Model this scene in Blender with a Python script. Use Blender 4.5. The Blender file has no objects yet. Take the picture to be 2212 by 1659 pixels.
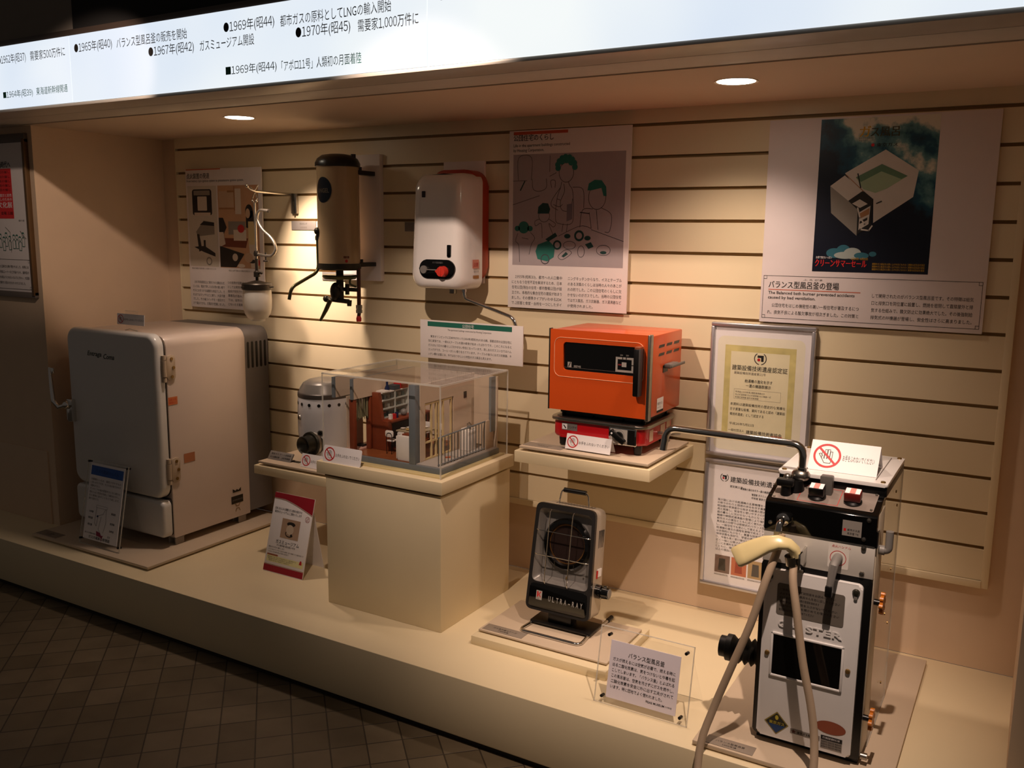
import bpy, bmesh, math, random
from math import radians as R, pi, sin, cos
from mathutils import Matrix, Vector
random.seed(7)
SC = bpy.context.scene
COL = SC.collection
# ------------------------------------------------------------------ camera
CAMPOS = Vector((0.0, -2.76, 1.415))
_y, _p, _r = 0.528498, 0.164453, 0.0116097
_f = Vector((-sin(_y)*cos(_p), cos(_y)*cos(_p), -sin(_p)))
_rt = Vector((cos(_y), sin(_y), 0)); _u = _rt.cross(_f)
_r2 = cos(_r)*_rt + sin(_r)*_u; _u2 = -sin(_r)*_rt + cos(_r)*_u
cd = bpy.data.cameras.new('camera'); cam = bpy.data.objects.new('camera', cd); COL.objects.link(cam)
cam.matrix_world = Matrix((( _r2.x,_u2.x,-_f.x,CAMPOS.x),(_r2.y,_u2.y,-_f.y,CAMPOS.y),(_r2.z,_u2.z,-_f.z,CAMPOS.z),(0,0,0,1)))
cd.sensor_fit = 'HORIZONTAL'; cd.sensor_width = 36.0; cd.lens = 1949.1*36/2212; cd.clip_start = .02
SC.camera = cam
# ------------------------------------------------------------------ world, view
w = bpy.data.worlds.new('world'); SC.world = w; w.use_nodes = True
bg = w.node_tree.nodes['Background']; bg.inputs[0].default_value = (1.0, .82, .70, 1); bg.inputs[1].default_value = .050
vs = SC.view_settings; vs.view_transform = 'Standard'; vs.look = 'None'; vs.exposure = 0.0; vs.gamma = 1.0; vs.use_curve_mapping = False
WARM = (1.0, .75, .60)
def spot(name, loc, aim, energy, size, blend, rad=.03, col=WARM):
    d = bpy.data.lights.new(name, 'SPOT'); d.energy = energy; d.spot_size = R(size); d.spot_blend = blend; d.shadow_soft_size = rad; d.color = col
    o = bpy.data.objects.new(name, d); COL.objects.link(o); o.location = loc
    o.rotation_euler = (Vector(aim)-Vector(loc)).to_track_quat('-Z', 'Y').to_euler()
    return o
# gallery track spotlights hanging from the room ceiling in front of the bay
spot('track_spot_light_a', (-2.10, -1.30, 2.10), (-3.36, -.25, 1.52), 34, 40, .5, .012)
spot('track_spot_light_b', (-1.38, -1.36, 2.085), (-1.40, -.18, 0.85), 64, 66, .7, .012)
spot('track_spot_light_c', (-0.25, -1.34, 2.10), (-.62, -.62, .45), 112, 48, .9, .012)
# ------------------------------------------------------------------ materials
def srgb(h):
    h = h.lstrip('#'); c = [int(h[i:i+2], 16)/255 for i in (0, 2, 4)]
    return tuple(x/12.92 if x <= .04045 else ((x+.055)/1.055)**2.4 for x in c)
MATS = {}
def mat(name, col, rough=.5, metal=0.0, spec=.5, var=.06, nscale=30., bump=0.0, coat=0.0):
    if name in MATS: return MATS[name]
    m = bpy.data.materials.new(name); m.use_nodes = True; nt = m.node_tree; b = nt.nodes['Principled BSDF']
    c = srgb(col) if isinstance(col, str) else col
    b.inputs['Roughness'].default_value = rough; b.inputs['Metallic'].default_value = metal
    b.inputs['Specular IOR Level'].default_value = spec; b.inputs['Coat Weight'].default_value = coat
    b.inputs['Coat Roughness'].default_value = .06
    tc = nt.nodes.new('ShaderNodeTexCoord'); n = nt.nodes.new('ShaderNodeTexNoise'); n.inputs['Scale'].default_value = nscale; n.inputs['Detail'].default_value = 4
    nt.links.new(tc.outputs['Object'], n.inputs['Vector'])
    mx = nt.nodes.new('ShaderNodeMix'); mx.data_type = 'RGBA'
    mx.inputs[6].default_value = tuple(x*(1-var) for x in c)+(1,); mx.inputs[7].default_value = tuple(min(1, x*(1+var)) for x in c)+(1,)
    nt.links.new(n.outputs['Fac'], mx.inputs[0]); nt.links.new(mx.outputs[2], b.inputs['Base Color'])
    if bump:
        bp = nt.nodes.new('ShaderNodeBump'); bp.inputs['Strength'].default_value = bump; bp.inputs['Distance'].default_value = .002
        nt.links.new(n.outputs['Fac'], bp.inputs['Height']); nt.links.new(bp.outputs[0], b.inputs['Normal'])
    MATS[name] = m; return m
def emit(name, col, s):
    m = bpy.data.materials.new(name); m.use_nodes = True; nt = m.node_tree; nt.nodes.clear()
    o = nt.nodes.new('ShaderNodeOutputMaterial'); e = nt.nodes.new('ShaderNodeEmission')
    e.inputs[0].default_value = tuple(srgb(col))+(1,); e.inputs[1].default_value = s; nt.links.new(e.outputs[0], o.inputs[0])
    MATS[name] = m; return m
def clear(name, tint=(1, 1, 1), base=.03, k=.55, rough=.03, haze=0.0):
    m = bpy.data.materials.new(name); m.use_nodes = True; nt = m.node_tree; nt.nodes.clear()
    o = nt.nodes.new('ShaderNodeOutputMaterial'); t = nt.nodes.new('ShaderNodeBsdfTransparent'); t.inputs[0].default_value = tuple(tint)+(1,)
    g = nt.nodes.new('ShaderNodeBsdfGlossy'); g.inputs['Roughness'].default_value = rough
    lw = nt.nodes.new('ShaderNodeLayerWeight'); lw.inputs[0].default_value = .5
    p = nt.nodes.new('ShaderNodeMath'); p.operation = 'POWER'; p.inputs[1].default_value = 4.0
    a = nt.nodes.new('ShaderNodeMath'); a.operation = 'MULTIPLY_ADD'; a.inputs[1].default_value = k; a.inputs[2].default_value = base
    nt.links.new(lw.outputs['Facing'], p.inputs[0]); nt.links.new(p.outputs[0], a.inputs[0])
    mx = nt.nodes.new('ShaderNodeMixShader'); nt.links.new(a.outputs[0], mx.inputs[0]); nt.links.new(t.outputs[0], mx.inputs[1]); nt.links.new(g.outputs[0], mx.inputs[2])
    last = mx
    if haze:
        d = nt.nodes.new('ShaderNodeBsdfDiffuse'); d.inputs[0].default_value = (.9, .88, .82, 1)
        m2 = nt.nodes.new('ShaderNodeMixShader'); m2.inputs[0].default_value = haze
        nt.links.new(mx.outputs[0], m2.inputs[1]); nt.links.new(d.outputs[0], m2.inputs[2]); last = m2
    nt.links.new(last.outputs[0], o.inputs[0]); MATS[name] = m; return m
CREAM = mat('cream_paint', '#e4d3ae', .42, var=.03, nscale=6)
SLAT = mat('slatwall_cream', '#e5d5b2', .38, var=.025, nscale=8)
SLOT = mat('slat_groove', '#97794e', .6)
WALLP = mat('wall_plaster_beige', '#d9bfa2', .8, var=.04, nscale=12)
SOFF = mat('soffit_paint', '#d6c0a8', .7, var=.03, nscale=5)
BLACK = mat('black_plastic', '#0c0b0b', .32)
BLACKG = mat('black_gloss', '#060606', .08, coat=.6)
DKIRON = mat('dark_cast_metal', '#3d3a31', .38, .6, nscale=60, var=.2)
INK = mat('black_ink', '#15110f', .7)
INKG = mat('grey_ink', '#6b625b', .7)
INKGR = mat('green_ink', '#1f6a58', .6)
INKOR = mat('orange_ink', '#c2522a', .6)
INKRED = mat('red_ink', '#c0181c', .5)
INKBL = mat('blue_ink', '#2456a8', .5)
PAPER = mat('white_card', '#f1ecec', .55, var=.02)
CHROME = mat('chrome', '#d8d6d2', .12, 1.0)
STEEL = mat('brushed_steel', '#a9a49b', .32, 1.0, nscale=90, var=.1)
ALU = mat('aluminium', '#b9b7b5', .38, .85)
WENAM = mat('white_enamel', '#efeae6', .16, var=.02, coat=.5)
GREYP = mat('grey_paint', '#7b7773', .45)
SILVERP = mat('silver_label', '#8f8983', .42, .3)
ACR = clear('clear_acrylic')
EDGE = clear('acrylic_edge', (.95, .93, .88), .10, .4, .15, haze=.38)
RUST = mat('screw_brass', '#9a7c4a', .35, .8)
# ------------------------------------------------------------------ mesh builder
def rrect(x0, x1, z0, z1, r, n=5):
    r = min(r, (x1-x0)/2*.999, (z1-z0)/2*.999); out = []
    for cx, cz, a0 in ((x1-r, z0+r, -90), (x1-r, z1-r, 0), (x0+r, z1-r, 90), (x0+r, z0+r, 180)):
        for i in range(n+1):
            a = R(a0+90*i/n); out.append((cx+r*cos(a), cz+r*sin(a)))
    return out
def ell(cx, cz, rx, rz, n=28, a0=0, a1=360):
    return [(cx+rx*cos(R(a0+(a1-a0)*i/n)), cz+rz*sin(R(a0+(a1-a0)*i/n))) for i in range(n if a1-a0 == 360 else n+1)]
def fillet(pts, r, n=6):
    pts = [Vector(p) for p in pts]; out = [pts[0]]
    for i in range(1, len(pts)-1):
        a, b, c = pts[i-1], pts[i], pts[i+1]
        d1 = (a-b); d2 = (c-b); k = min(r, d1.length*.49, d2.length*.49)
        p1 = b+d1.normalized()*k; p2 = b+d2.normalized()*k
        for j in range(n+1):
            t = j/n; out.append((1-t)**2*p1+2*t*(1-t)*b+t*t*p2)
    out.append(pts[-1]); return out
_TX = {}
def raw(s, off):
    cu = bpy.data.curves.new('t', 'FONT'); cu.body = s; cu.size = 1; cu.resolution_u = 2; cu.offset = off
    o = bpy.data.objects.new('t', cu); COL.objects.link(o)
    bpy.context.view_layer.update(); dg = bpy.context.evaluated_depsgraph_get()
    me = bpy.data.meshes.new_from_object(o.evaluated_get(dg))
    r = ([(v.co.x, v.co.y) for v in me.vertices], [tuple(p.vertices) for p in me.polygons])
    bpy.data.objects.remove(o); bpy.data.curves.remove(cu); bpy.data.meshes.remove(me); return r
def glyphs(s, bold):
    key = (s, bold)
    if key in _TX: return _TX[key]
    if all(ord(c) < 128 for c in s): _TX[key] = raw(s, .018*bold); return _TX[key]
    runs = []; vv = []; ff = []; x = 0.0
    for c in s:   # figures come from the Japanese face, set close
        if c in '0123456789': runs.append(chr(ord(c)+0xFEE0))
        elif runs and len(runs[-1]) and runs[-1][0] not in '０１２３４５６７８９': runs[-1] += c
        else: runs.append(c)
    for r in runs:
        key2 = ('run', r)
        if key2 not in _TX: _TX[key2] = raw(r, 0)
        a, b = _TX[key2]
        if not a: x += .4*len(r); continue
        x0 = min(p[0] for p in a); x1 = max(p[0] for p in a)
        if len(r) == 1 and r in '０１２３４５６７８９': d = x+.30-(x0+x1)/2; adv = .60
        else: d = x-max(0, x0-.06); adv = x1-max(0, x0-.06)+.06
        for ci, k in enumerate((0,) if not bold else (0, -.014*bold, .014*bold)):
            n = len(vv); vv += [(p[0]+d+k, p[1], ci) for p in a]; ff += [tuple(i+n for i in f) for f in b]
        x += adv
    _TX[key] = (vv, ff); return _TX[key]
class MB:
    def __init__(s, loc=None, M=None):
        s.v = []; s.f = []; s.fm = []; s.ms = []
        s.T = M.copy() if M is not None else Matrix.Identity(4)
        if loc is not None: s.T = Matrix.Translation(-Vector(loc)) @ s.T
    def mi(s, m):
        if m not in s.ms: s.ms.append(m)
        return s.ms.index(m)
    def add(s, vs, fs, m):
        b = len(s.v); s.v += [s.T @ Vector(v) for v in vs]; k = s.mi(m)
        flip = s.T.determinant() < 0
        for f in fs:
            f = tuple(b+i for i in f); s.f.append(f[::-1] if flip else f); s.fm.append(k)
        return s
    def bm(s, bm, m):
        bm.verts.ensure_lookup_table(); bm.verts.index_update()
        s.add([v.co.copy() for v in bm.verts], [tuple(v.index for v in f.verts) for f in bm.faces], m); bm.free(); return s
    def box(s, x0, x1, y0, y1, z0, z1, m, bev=0.0, seg=2):
        x0, x1 = sorted((x0, x1)); y0, y1 = sorted((y0, y1)); z0, z1 = sorted((z0, z1))
        bm = bmesh.new(); bmesh.ops.create_cube(bm, size=1)
        for v in bm.verts: v.co = Vector(((x0+x1)/2+v.co.x*(x1-x0), (y0+y1)/2+v.co.y*(y1-y0), (z0+z1)/2+v.co.z*(z1-z0)))
        if bev: bmesh.ops.bevel(bm, geom=list(bm.edges), offset=bev, segments=seg, affect='EDGES', profile=.5, clamp_overlap=True)
        return s.bm(bm, m)
    def prism(s, pts, a0, a1, ax, m, bev=0.0, seg=2):
        a0, a1 = sorted((a0, a1))
        def P(p, a): return {'x': (a, p[0], p[1]), 'y': (p[0], a, p[1]), 'z': (p[0], p[1], a)}[ax]
        bm = bmesh.new(); n = len(pts)
        A = [bm.verts.new(P(p, a0)) for p in pts]; B = [bm.verts.new(P(p, a1)) for p in pts]
        fa = bm.faces.new(A); fb = bm.faces.new(B[::-1])
        for i in range(n): bm.faces.new((A[i], B[i], B[(i+1) % n], A[(i+1) % n]))
        if bev:
            ed = list(fa.edges)+list(fb.edges)
            bmesh.ops.bevel(bm, geom=ed, offset=bev, segments=seg, affect='EDGES', profile=.5, clamp_overlap=True)
        bmesh.ops.recalc_face_normals(bm, faces=bm.faces)
        return s.bm(bm, m)
    def pillow(s, x0, x1, z0, z1, r, secs, m, n=8):
        bm = bmesh.new(); rings = []
        for y, ins in secs: rings.append([bm.verts.new((q[0], y, q[1])) for q in rrect(x0+ins, x1-ins, z0+ins, z1-ins, max(.004, r-ins), n)])
        for a, b in zip(rings[:-1], rings[1:]):
            for i in range(len(a)): bm.faces.new((a[i], a[(i+1) % len(a)], b[(i+1) % len(a)], b[i]))
        bm.faces.new(rings[-1]); bm.faces.new(rings[0][::-1]); bmesh.ops.recalc_face_normals(bm, faces=bm.faces)
        return s.bm(bm, m)
    def cyl(s, p0, p1, r, m, r1=None, n=24, cap=True):
        p0 = Vector(p0); p1 = Vector(p1); r1 = r if r1 is None else r1
        d = (p1-p0).normalized(); a = d.orthogonal().normalized(); b = d.cross(a)
        vs = []
        for p, q in ((p0, r), (p1, r1)):
            vs += [p+a*q*cos(2*pi*i/n)+b*q*sin(2*pi*i/n) for i in range(n)]
        fs = [(i, (i+1) % n, n+(i+1) % n, n+i) for i in range(n)]
        if cap: fs += [tuple(range(n-1, -1, -1)), tuple(range(n, 2*n))]
        return s.add(vs, fs, m)
    def tube(s, path, r, m, n=12, cap=True):
        P = [Vector(p) for p in path]; k = len(P); vs = []
        rr = r if isinstance(r, (list, tuple)) else [r]*k
        t0 = (P[1]-P[0]).normalized(); a = t0.orthogonal().normalized()
        for i in range(k):
            t = (P[min(i+1, k-1)]-P[max(i-1, 0)]).normalized()
            a = (a-t*a.dot(t)).normalized(); b = t.cross(a)
            vs += [P[i]+(a*cos(2*pi*j/n)+b*sin(2*pi*j/n))*rr[i] for j in range(n)]
        fs = []
        for i in range(k-1):
            for j in range(n): fs.append((i*n+j, i*n+(j+1) % n, (i+1)*n+(j+1) % n, (i+1)*n+j))
        if cap: fs += [tuple(range(n-1, -1, -1)), tuple(range((k-1)*n, k*n))]
        return s.add(vs, fs, m)
    def lathe(s, prof, c, m, ax=(0, 0, 1), n=40):
        ax = Vector(ax).normalized(); c = Vector(c)
        a = ax.orthogonal().normalized(); b = ax.cross(a); vs = []; fs = []; k = len(prof)
        for r, h in prof:
            r = max(r, 1e-5); vs += [c+ax*h+a*r*cos(2*pi*i/n)+b*r*sin(2*pi*i/n) for i in range(n)]
        for i in range(k-1):
            for j in range(n): fs.append((i*n+j, i*n+(j+1) % n, (i+1)*n+(j+1) % n, (i+1)*n+j))
        return s.add(vs, fs, m)
    def sph(s, c, r, m, sc=(1, 1, 1), n=20):
        bm = bmesh.new(); bmesh.ops.create_uvsphere(bm, u_segments=n, v_segments=n//2, radius=r)
        for v in bm.verts: v.co = Vector((c[0]+v.co.x*sc[0], c[1]+v.co.y*sc[1], c[2]+v.co.z*sc[2]))
        return s.bm(bm, m)
    # flat print in the local xz plane facing -y
    def poly(s, pts, m, y=0.0):
        return s.add([(p[0], y, p[1]) for p in pts], [tuple(range(len(pts)))], m)
    def rect(s, x0, x1, z0, z1, m, y=0.0): return s.poly([(x0, z0), (x1, z0), (x1, z1), (x0, z1)], m, y)
    def frame(s, x0, x1, z0, z1, t, m, y=0.0):
        s.rect(x0, x1, z0, z0+t, m, y); s.rect(x0, x1, z1-t, z1, m, y); s.rect(x0, x0+t, z0+t, z1-t, m, y); s.rect(x1-t, x1, z0+t, z1-t, m, y); return s
    def ribbon(s, pts, t, m, y=0.0, closed=False):
        P = [Vector((p[0], p[1])) for p in pts]
        if closed: P.append(P[0])
        for a, b in zip(P[:-1], P[1:]):
            d = (b-a)
            if d.length < 1e-7: continue
            n = Vector((-d.y, d.x)).normalized()*t/2; e = d.normalized()*t*.3
            s.poly([a-n-e, b-n+e, b+n+e, a+n-e], m, y)
        return s
    def ring(s, cx, cz, r0, r1, m, y=0.0, n=40):
        o = ell(cx, cz, r1, r1, n); i = ell(cx, cz, r0, r0, n)
        vs = [(p[0], y, p[1]) for p in o+i]
        return s.add(vs, [(k, (k+1) % n, n+(k+1) % n, n+k) for k in range(n)], m)
    def text(s, st, x, z, h, m, w=None, al='L', y=0.0, bold=0, sx=1.0, shear=0.0):
        vv, ff = glyphs(st, bold)
        if not vv: return s
    
        xs = [p[0] for p in vv]; a, b = min(xs), max(xs)
        if al == 'F' or w and (b-a)*h*sx > w: k = w/(b-a)
        else: k = h*sx
        W = (b-a)*k; ox = {'L': x, 'F': x, 'C': x-W/2, 'R': x-W}[al]
        return s.add([(ox+(p[0]-a)*k+shear*p[1]*h, y-(.00006*p[2] if len(p) > 2 else 0), z+p[1]*h) for p in vv], ff, m)
    def lines(s, L, x, z, dz, h, m, w, y=0.0, bold=0):
        for i, t in enumerate(L): s.text(t.lstrip('　'), x+(h if t.startswith('　') else 0), z-i*dz, h, m, w=w-(h if t.startswith('　') else 0), al='F' if not t.startswith('~') else 'L', y=y, bold=bold)
        return s
    def build(s, name, parent=None, smooth=True, ang=35):
        me = bpy.data.meshes.new(name); me.from_pydata([tuple(v) for v in s.v], [], s.f)
        for m in s.ms: me.materials.append(m)
        me.polygons.foreach_set('material_index', s.fm)
        if smooth:
            me.polygons.foreach_set('use_smooth', [True]*len(me.polygons)); me.set_sharp_from_angle(angle=R(ang))
        me.update(); o = bpy.data.objects.new(name, me); COL.objects.link(o)
        if parent: o.parent = parent
        return o
def tag(o, label, cat, group=None):
    o['label'] = label; o['category'] = cat
    if group: o['group'] = group
    return o
def thing(name, label, cat, loc=(0, 0, 0), rot=(0, 0, 0), group=None):
    o = bpy.data.objects.new(name, None); COL.objects.link(o); o.location = loc; o.rotation_euler = rot; o.empty_display_size = .05
    return tag(o, label, cat, group)
def struct(mb, name, smooth=True):
    o = mb.build(name, None, smooth); o['kind'] = 'structure'; return o
def dup(root, loc=None):
    r = root.copy(); COL.objects.link(r)
    if loc is not None: r.location = loc
    for ch in list(root.children):
        c = ch.copy(); COL.objects.link(c); c.parent = r
        for g in list(ch.children):
            d = g.copy(); COL.objects.link(d); d.parent = c
    return r
SIDE = Matrix.Rotation(R(90), 4, 'Z')      # a print authored facing -y is turned to face +x
def side(loc, x, y, z):                      # local print origin placed on a +x face
    return MB(loc, Matrix.Translation((x, y, z)) @ SIDE)
PT = .195
# ------------------------------------------------------------------ setting
def tile_mat():
    m = bpy.data.materials.new('floor_tiles'); m.use_nodes = True; nt = m.node_tree; b = nt.nodes['Principled BSDF']
    tc = nt.nodes.new('ShaderNodeTexCoord'); mp = nt.nodes.new('ShaderNodeMapping'); mp.vector_type = 'TEXTURE'
    mp.inputs['Location'].default_value = (-1.730, -1.019, 0); mp.inputs['Rotation'].default_value = (0, 0, R(45))
    br = nt.nodes.new('ShaderNodeTexBrick'); br.offset = 0.0; br.squash = 1.0
    br.inputs['Scale'].default_value = 1.0; br.inputs['Brick Width'].default_value = .1005; br.inputs['Row Height'].default_value = .1005
    br.inputs['Mortar Size'].default_value = .0022; br.inputs['Mortar Smooth'].default_value = .3; br.inputs['Bias'].default_value = -.15
    br.inputs['Color1'].default_value = srgb('#655843')+(1,); br.inputs['Color2'].default_value = srgb('#7b6d57')+(1,); br.inputs['Mortar'].default_value = srgb('#40362a')+(1,)
    nt.links.new(tc.outputs['Object'], mp.inputs[0]); nt.links.new(mp.outputs[0], br.inputs['Vector'])
    n = nt.nodes.new('ShaderNodeTexNoise'); n.inputs['Scale'].default_value = 9; n.inputs['Detail'].default_value = 5; nt.links.new(tc.outputs['Object'], n.inputs['Vector'])
    mx = nt.nodes.new('ShaderNodeMix'); mx.data_type = 'RGBA'; mx.blend_type = 'MULTIPLY'; mx.inputs[0].default_value = .55
    rp = nt.nodes.new('ShaderNodeValToRGB'); rp.color_ramp.elements[0].position = .3; rp.color_ramp.elements[0].color = (.55, .5, .46, 1); rp.color_ramp.elements[1].position = .7; rp.color_ramp.elements[1].color = (1, 1, 1, 1)
    nt.links.new(n.outputs['Fac'], rp.inputs[0]); nt.links.new(br.outputs['Color'], mx.inputs[6]); nt.links.new(rp.outputs[0], mx.inputs[7]); nt.links.new(mx.outputs[2], b.inputs['Base Color'])
    b.inputs['Roughness'].default_value = .45
    bp = nt.nodes.new('ShaderNodeBump'); bp.inputs['Strength'].default_value = .6; bp.inputs['Distance'].default_value = .002; bp.invert = True
    nt.links.new(br.outputs['Fac'], bp.inputs['Height']); nt.links.new(bp.outputs[0], b.inputs['Normal'])
    return m
m = MB(); m.box(-6, 2.5, -5.5, .3, -.05, 0, tile_mat()); struct(m, 'floor')
m = MB()   # display platform with a recessed dark kick
m.box(-6, .6, -.81, .02, .020, PT, CREAM, .003); m.box(-6, .6, -.798, .02, .0, .020, mat('kick_black', '#1a1512', .6)); struct(m, 'platform')
m = MB(); m.box(-6, .6, .02, .12, PT, 1.81, WALLP); struct(m, 'wall_back')
# slatwall panel with real grooves
m = MB(); X0, X1 = -3.333, -.0745
zs = [1.662+.1-.1*k for k in range(0, 14)]     # groove centres
g = .0053
def slat(za, zb): m.prism([(0, za), (0, zb), (.004, zb+.0005), (.012, zb+.0005), (.012, za-.0005), (.003, za-.0005)], X0, X1, 'x', SLAT)
slat(zs[0]+g, 1.81)
for a, b in zip(zs[:-1], zs[1:]):
    if b > .46: slat(b+g, a-g)
m.box(X0, X1, .0115, .0198, .445, 1.81, SLOT)
m.box(X1, -.055, -.002, .0198, .445, 1.81, SLAT, .001); m.box(X0, X1+.001, -.006, .0115, .445, .466, SLAT, .001)
m.box(X0-.006, X0, -.001, .0198, .445, 1.81, SLAT, .001)
struct(m, 'wall_back_slats')
m = MB()   # pier at the far end of the bay
m.box(-6, -3.443, -.588, .02, PT, 1.81, WALLP); m.box(-3.95, -3.487, -.594, -.588, PT, .507, WALLP, .001); struct(m, 'wall_left')
m = MB(); m.box(.03, .5, -.6, .02, PT, 1.81, WALLP); struct(m, 'wall_right')
m = MB(); m.box(-6, .6, -.603, .02, 1.81, 1.90, SOFF); struct(m, 'ceiling')
TRIMC = mat('trim_light_tint', '#d0c8bd', .5)  # greyer and paler than the soffit: cool light put into its colour
m = MB(); m.box(-6, .6, -.73, -.603, 1.813, 1.86, TRIMC, .002); struct(m, 'trim_1')
m = MB(); m.box(-2.778, .6, -.84, -.80, 2.047, 2.6, mat('void_black', '#080605', .9)); m.box(-6, -2.778, -.84, -.80, 2.047, 2.6, mat('upper_grey', '#6d655c', .8)); struct(m, 'wall_upper')
# ------------------------------------------------------------------ lit timeline sign
t = thing('lightbox_sign', 'long backlit white timeline sign with black and green Japanese lettering above the bay', 'sign', (-2.07, -.80, 1.82))
L = t.location
m = MB(L); m.box(-6, .6, -.857, -.74, 1.812, 1.822, mat('sign_frame_grey', '#bdb6ac', .4, .1), .001); m.box(-6, .6, -.857, -.80, 2.028, 2.047, mat('sign_frame_dark', '#3a2f28', .5), .001); m.box(-6, .6, -.80, -.735, 1.822, 2.047, GREYP)
m.build('frame', t)
def glow_mat():
    m = bpy.data.materials.new('backlit_acrylic'); m.use_nodes = True; nt = m.node_tree; b = nt.nodes['Principled BSDF']
    b.inputs['Base Color'].default_value = (.10, .10, .10, 1); b.inputs['Roughness'].default_value = .12
    tc = nt.nodes.new('ShaderNodeTexCoord'); n = nt.nodes.new('ShaderNodeTexNoise'); n.inputs['Scale'].default_value = 1.6; nt.links.new(tc.outputs['Object'], n.inputs['Vector'])
    rp = nt.nodes.new('ShaderNodeValToRGB'); rp.color_ramp.elements[0].position = .3; rp.color_ramp.elements[0].color = (.70, .80, .95, 1); rp.color_ramp.elements[1].position = .68; rp.color_ramp.elements[1].color = (.96, 1.0, 1.0, 1)
    nt.links.new(n.outputs['Fac'], rp.inputs[0]); nt.links.new(rp.outputs[0], b.inputs['Emission Color']); b.inputs['Emission Strength'].default_value = .95
    return m
GLOW = glow_mat()
PANELS = [[(-6, -2.7755), ('●1962年(昭37)', -3.172, -3.010, 1.972, .033, INK), ('需要家500万件に', -2.985, -2.797, 1.970, .033, INK), ('■1964年(昭39)', -3.155, -2.985, 1.858, .027, INKGR), ('東海道新幹線開通', -2.965, -2.796, 1.858, .027, INKGR)],
 [(-2.7725, -1.3635), ('●1965年(昭40)', -2.748, -2.560, 1.974, .034, INK), ('バランス型風呂釜の販売を開始', -2.538, -2.220, 1.970, .033, INK), ('●1967年(昭42)', -2.392, -2.193, 1.932, .034, INK), ('ガスミュージアム開設', -2.168, -1.950, 1.929, .033, INK),
  ('●1969年(昭44)', -2.068, -1.872, 1.970, .034, INK), ('都市ガスの原料としてLNGの輸入開始', -1.850, -1.472, 1.965, .033, INK), ('●1970年(昭45)', -1.795, -1.605, 1.930, .034, INK), ('需要家1,000万件に', -1.580, -1.388, 1.926, .033, INK), ('■1969年(昭44)', -2.066, -1.868, 1.854, .029, INKGR), ('「アポロ11号」人類初の月面着陸', -1.850, -1.570, 1.849, .030, INKGR)],
 [(-1.3605, .6), ('●1', -1.330, -1.288, 1.972, .034, INK)]]
for (a, b), *ents in PANELS:
    m = MB(L); m.box(a, b, -.860, -.802, 1.8225, 2.0275, GLOW, .0005); pn = m.build('panel', t); m = MB(L)
    for tx, x0, x1, z, h, mt in ents: m.text(tx, x0, z, h, mt, w=x1-x0, al='F', y=-.8608)
    m.build('lettering', pn, False)
# ------------------------------------------------------------------ downlights in the soffit
LENS = emit('lamp_lens', '#fff1d8', 14)
def downlight(x, y, label, *beams):
    t = thing('downlight', label, 'ceiling light', (x, y, 1.81), group='downlights in the soffit')
    m = MB(); m.lathe([(.050, -.0005), (.056, -.002), (.056, .0), (.050, .0)], (0, 0, 0), SOFF); m.build('trim_ring', t)
    m = MB(); m.poly(ell(0, 0, .0495, .0495), LENS); o = m.build('lens', t); o.rotation_euler = (R(90), 0, 0); o.location = (0, 0, -.0008)
    for aim, en, size, blend in beams:
        s = spot('downlight_beam', (0, 0, 0), Vector(aim)-Vector((x, y, 1.79)), en, size, blend, .035); s.parent = t; s.location = (0, 0, -.02)
downlight(-2.50, -.407, 'round downlight glowing in the soffit, the far one near the left pier', ((-2.49, .0, 1.30), 80, 50, 1.0), ((-2.58, -.30, .2), 20, 88, 1.0))
downlight(-.73, -.383, 'round downlight glowing in the soffit above the framed certificates', ((-.92, -.12, .4), 23, 112, 1.0))
# ------------------------------------------------------------------ posters and panels on the slatwall
def board(name, label, cat, x0, x1, z0, z1, yf, th, m, back=True):
    t = thing(name, label, cat, ((x0+x1)/2, yf, z0)); L = t.location
    b = MB(L); b.box(x0, x1, yf, yf+th, z0, z1, m, .0008)
    if back: b.box(x0+.12*(x1-x0), x1-.12*(x1-x0), yf+th, .0, z1-.09, z1-.06, ALU)
    b.build('board', t); return t, L
FOAM = mat('poster_board', '#e9e0dc', .6, var=.02)
SEPIA = mat('photo_sepia', '#a87850', .6, var=.25, nscale=14); TAN = mat('photo_tan', '#c9a888', .6)
# -- ignition poster
t, L = board('exhibit_poster', 'poster with photos of appliances and a woman standing in a kitchen', 'poster', -3.253, -2.800, 1.083, 1.675, -.020, .006, FOAM)
m = MB(L); y = -.0204
m.rect(-3.249, -3.037, 1.671, 1.678-.003, INKOR, y); m.text('点火装置の発達', -3.246, 1.636, .026, INK, w=.142, al='F', y=y, bold=1)
m.text('From battery type ignition system to piezoelectric ignition system.', -3.246, 1.621, .014, INK, w=.345, al='F', y=y)
for i, tx in enumerate(['　1957年頃(昭和32)に発売された自動点火式', 'コンロは、電池で熱した点火用の細い線で', 'ガスに火をつける画期的な商品でした。そ', 'れまではマッチなどに頼り、大変不便', 'でした。その後スイッチを 一度回すだ', 'けで着火できる、圧電式が登場しました。']):
    m.text(tx.strip('　'), -3.236+(.012 if i == 0 else 0), 1.188-i*.0185, .013, INK, w=.198-(.012 if i == 0 else 0), al='F', y=y)
for i, tx in enumerate(['つの技術が自動点火', 'としては実用化され', '器具が改良された結', '果普及が進み、今', 'では、台所の主役', 'ともいえる道具です']):
    m.text(tx, -3.018, 1.192-i*.0185, .013, INK, w=.11, al='F', y=y)
m.text('電池式自動点火器を備えた初期のガスコンロ', -3.236, 1.249, .008, INKG, w=.15, al='F', y=y); m.text('家庭の台所で使われた電池式自動点火コンロ', -3.008, 1.245, .008, INKG, w=.15, al='F', y=y)
m.build('lettering', t, False)
m = MB(L); y = -.0205
m.rect(-3.243, -3.066, 1.262, 1.604, mat('photo_pale', '#cfc5b4', .6), y); yy = y-.0003
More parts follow.
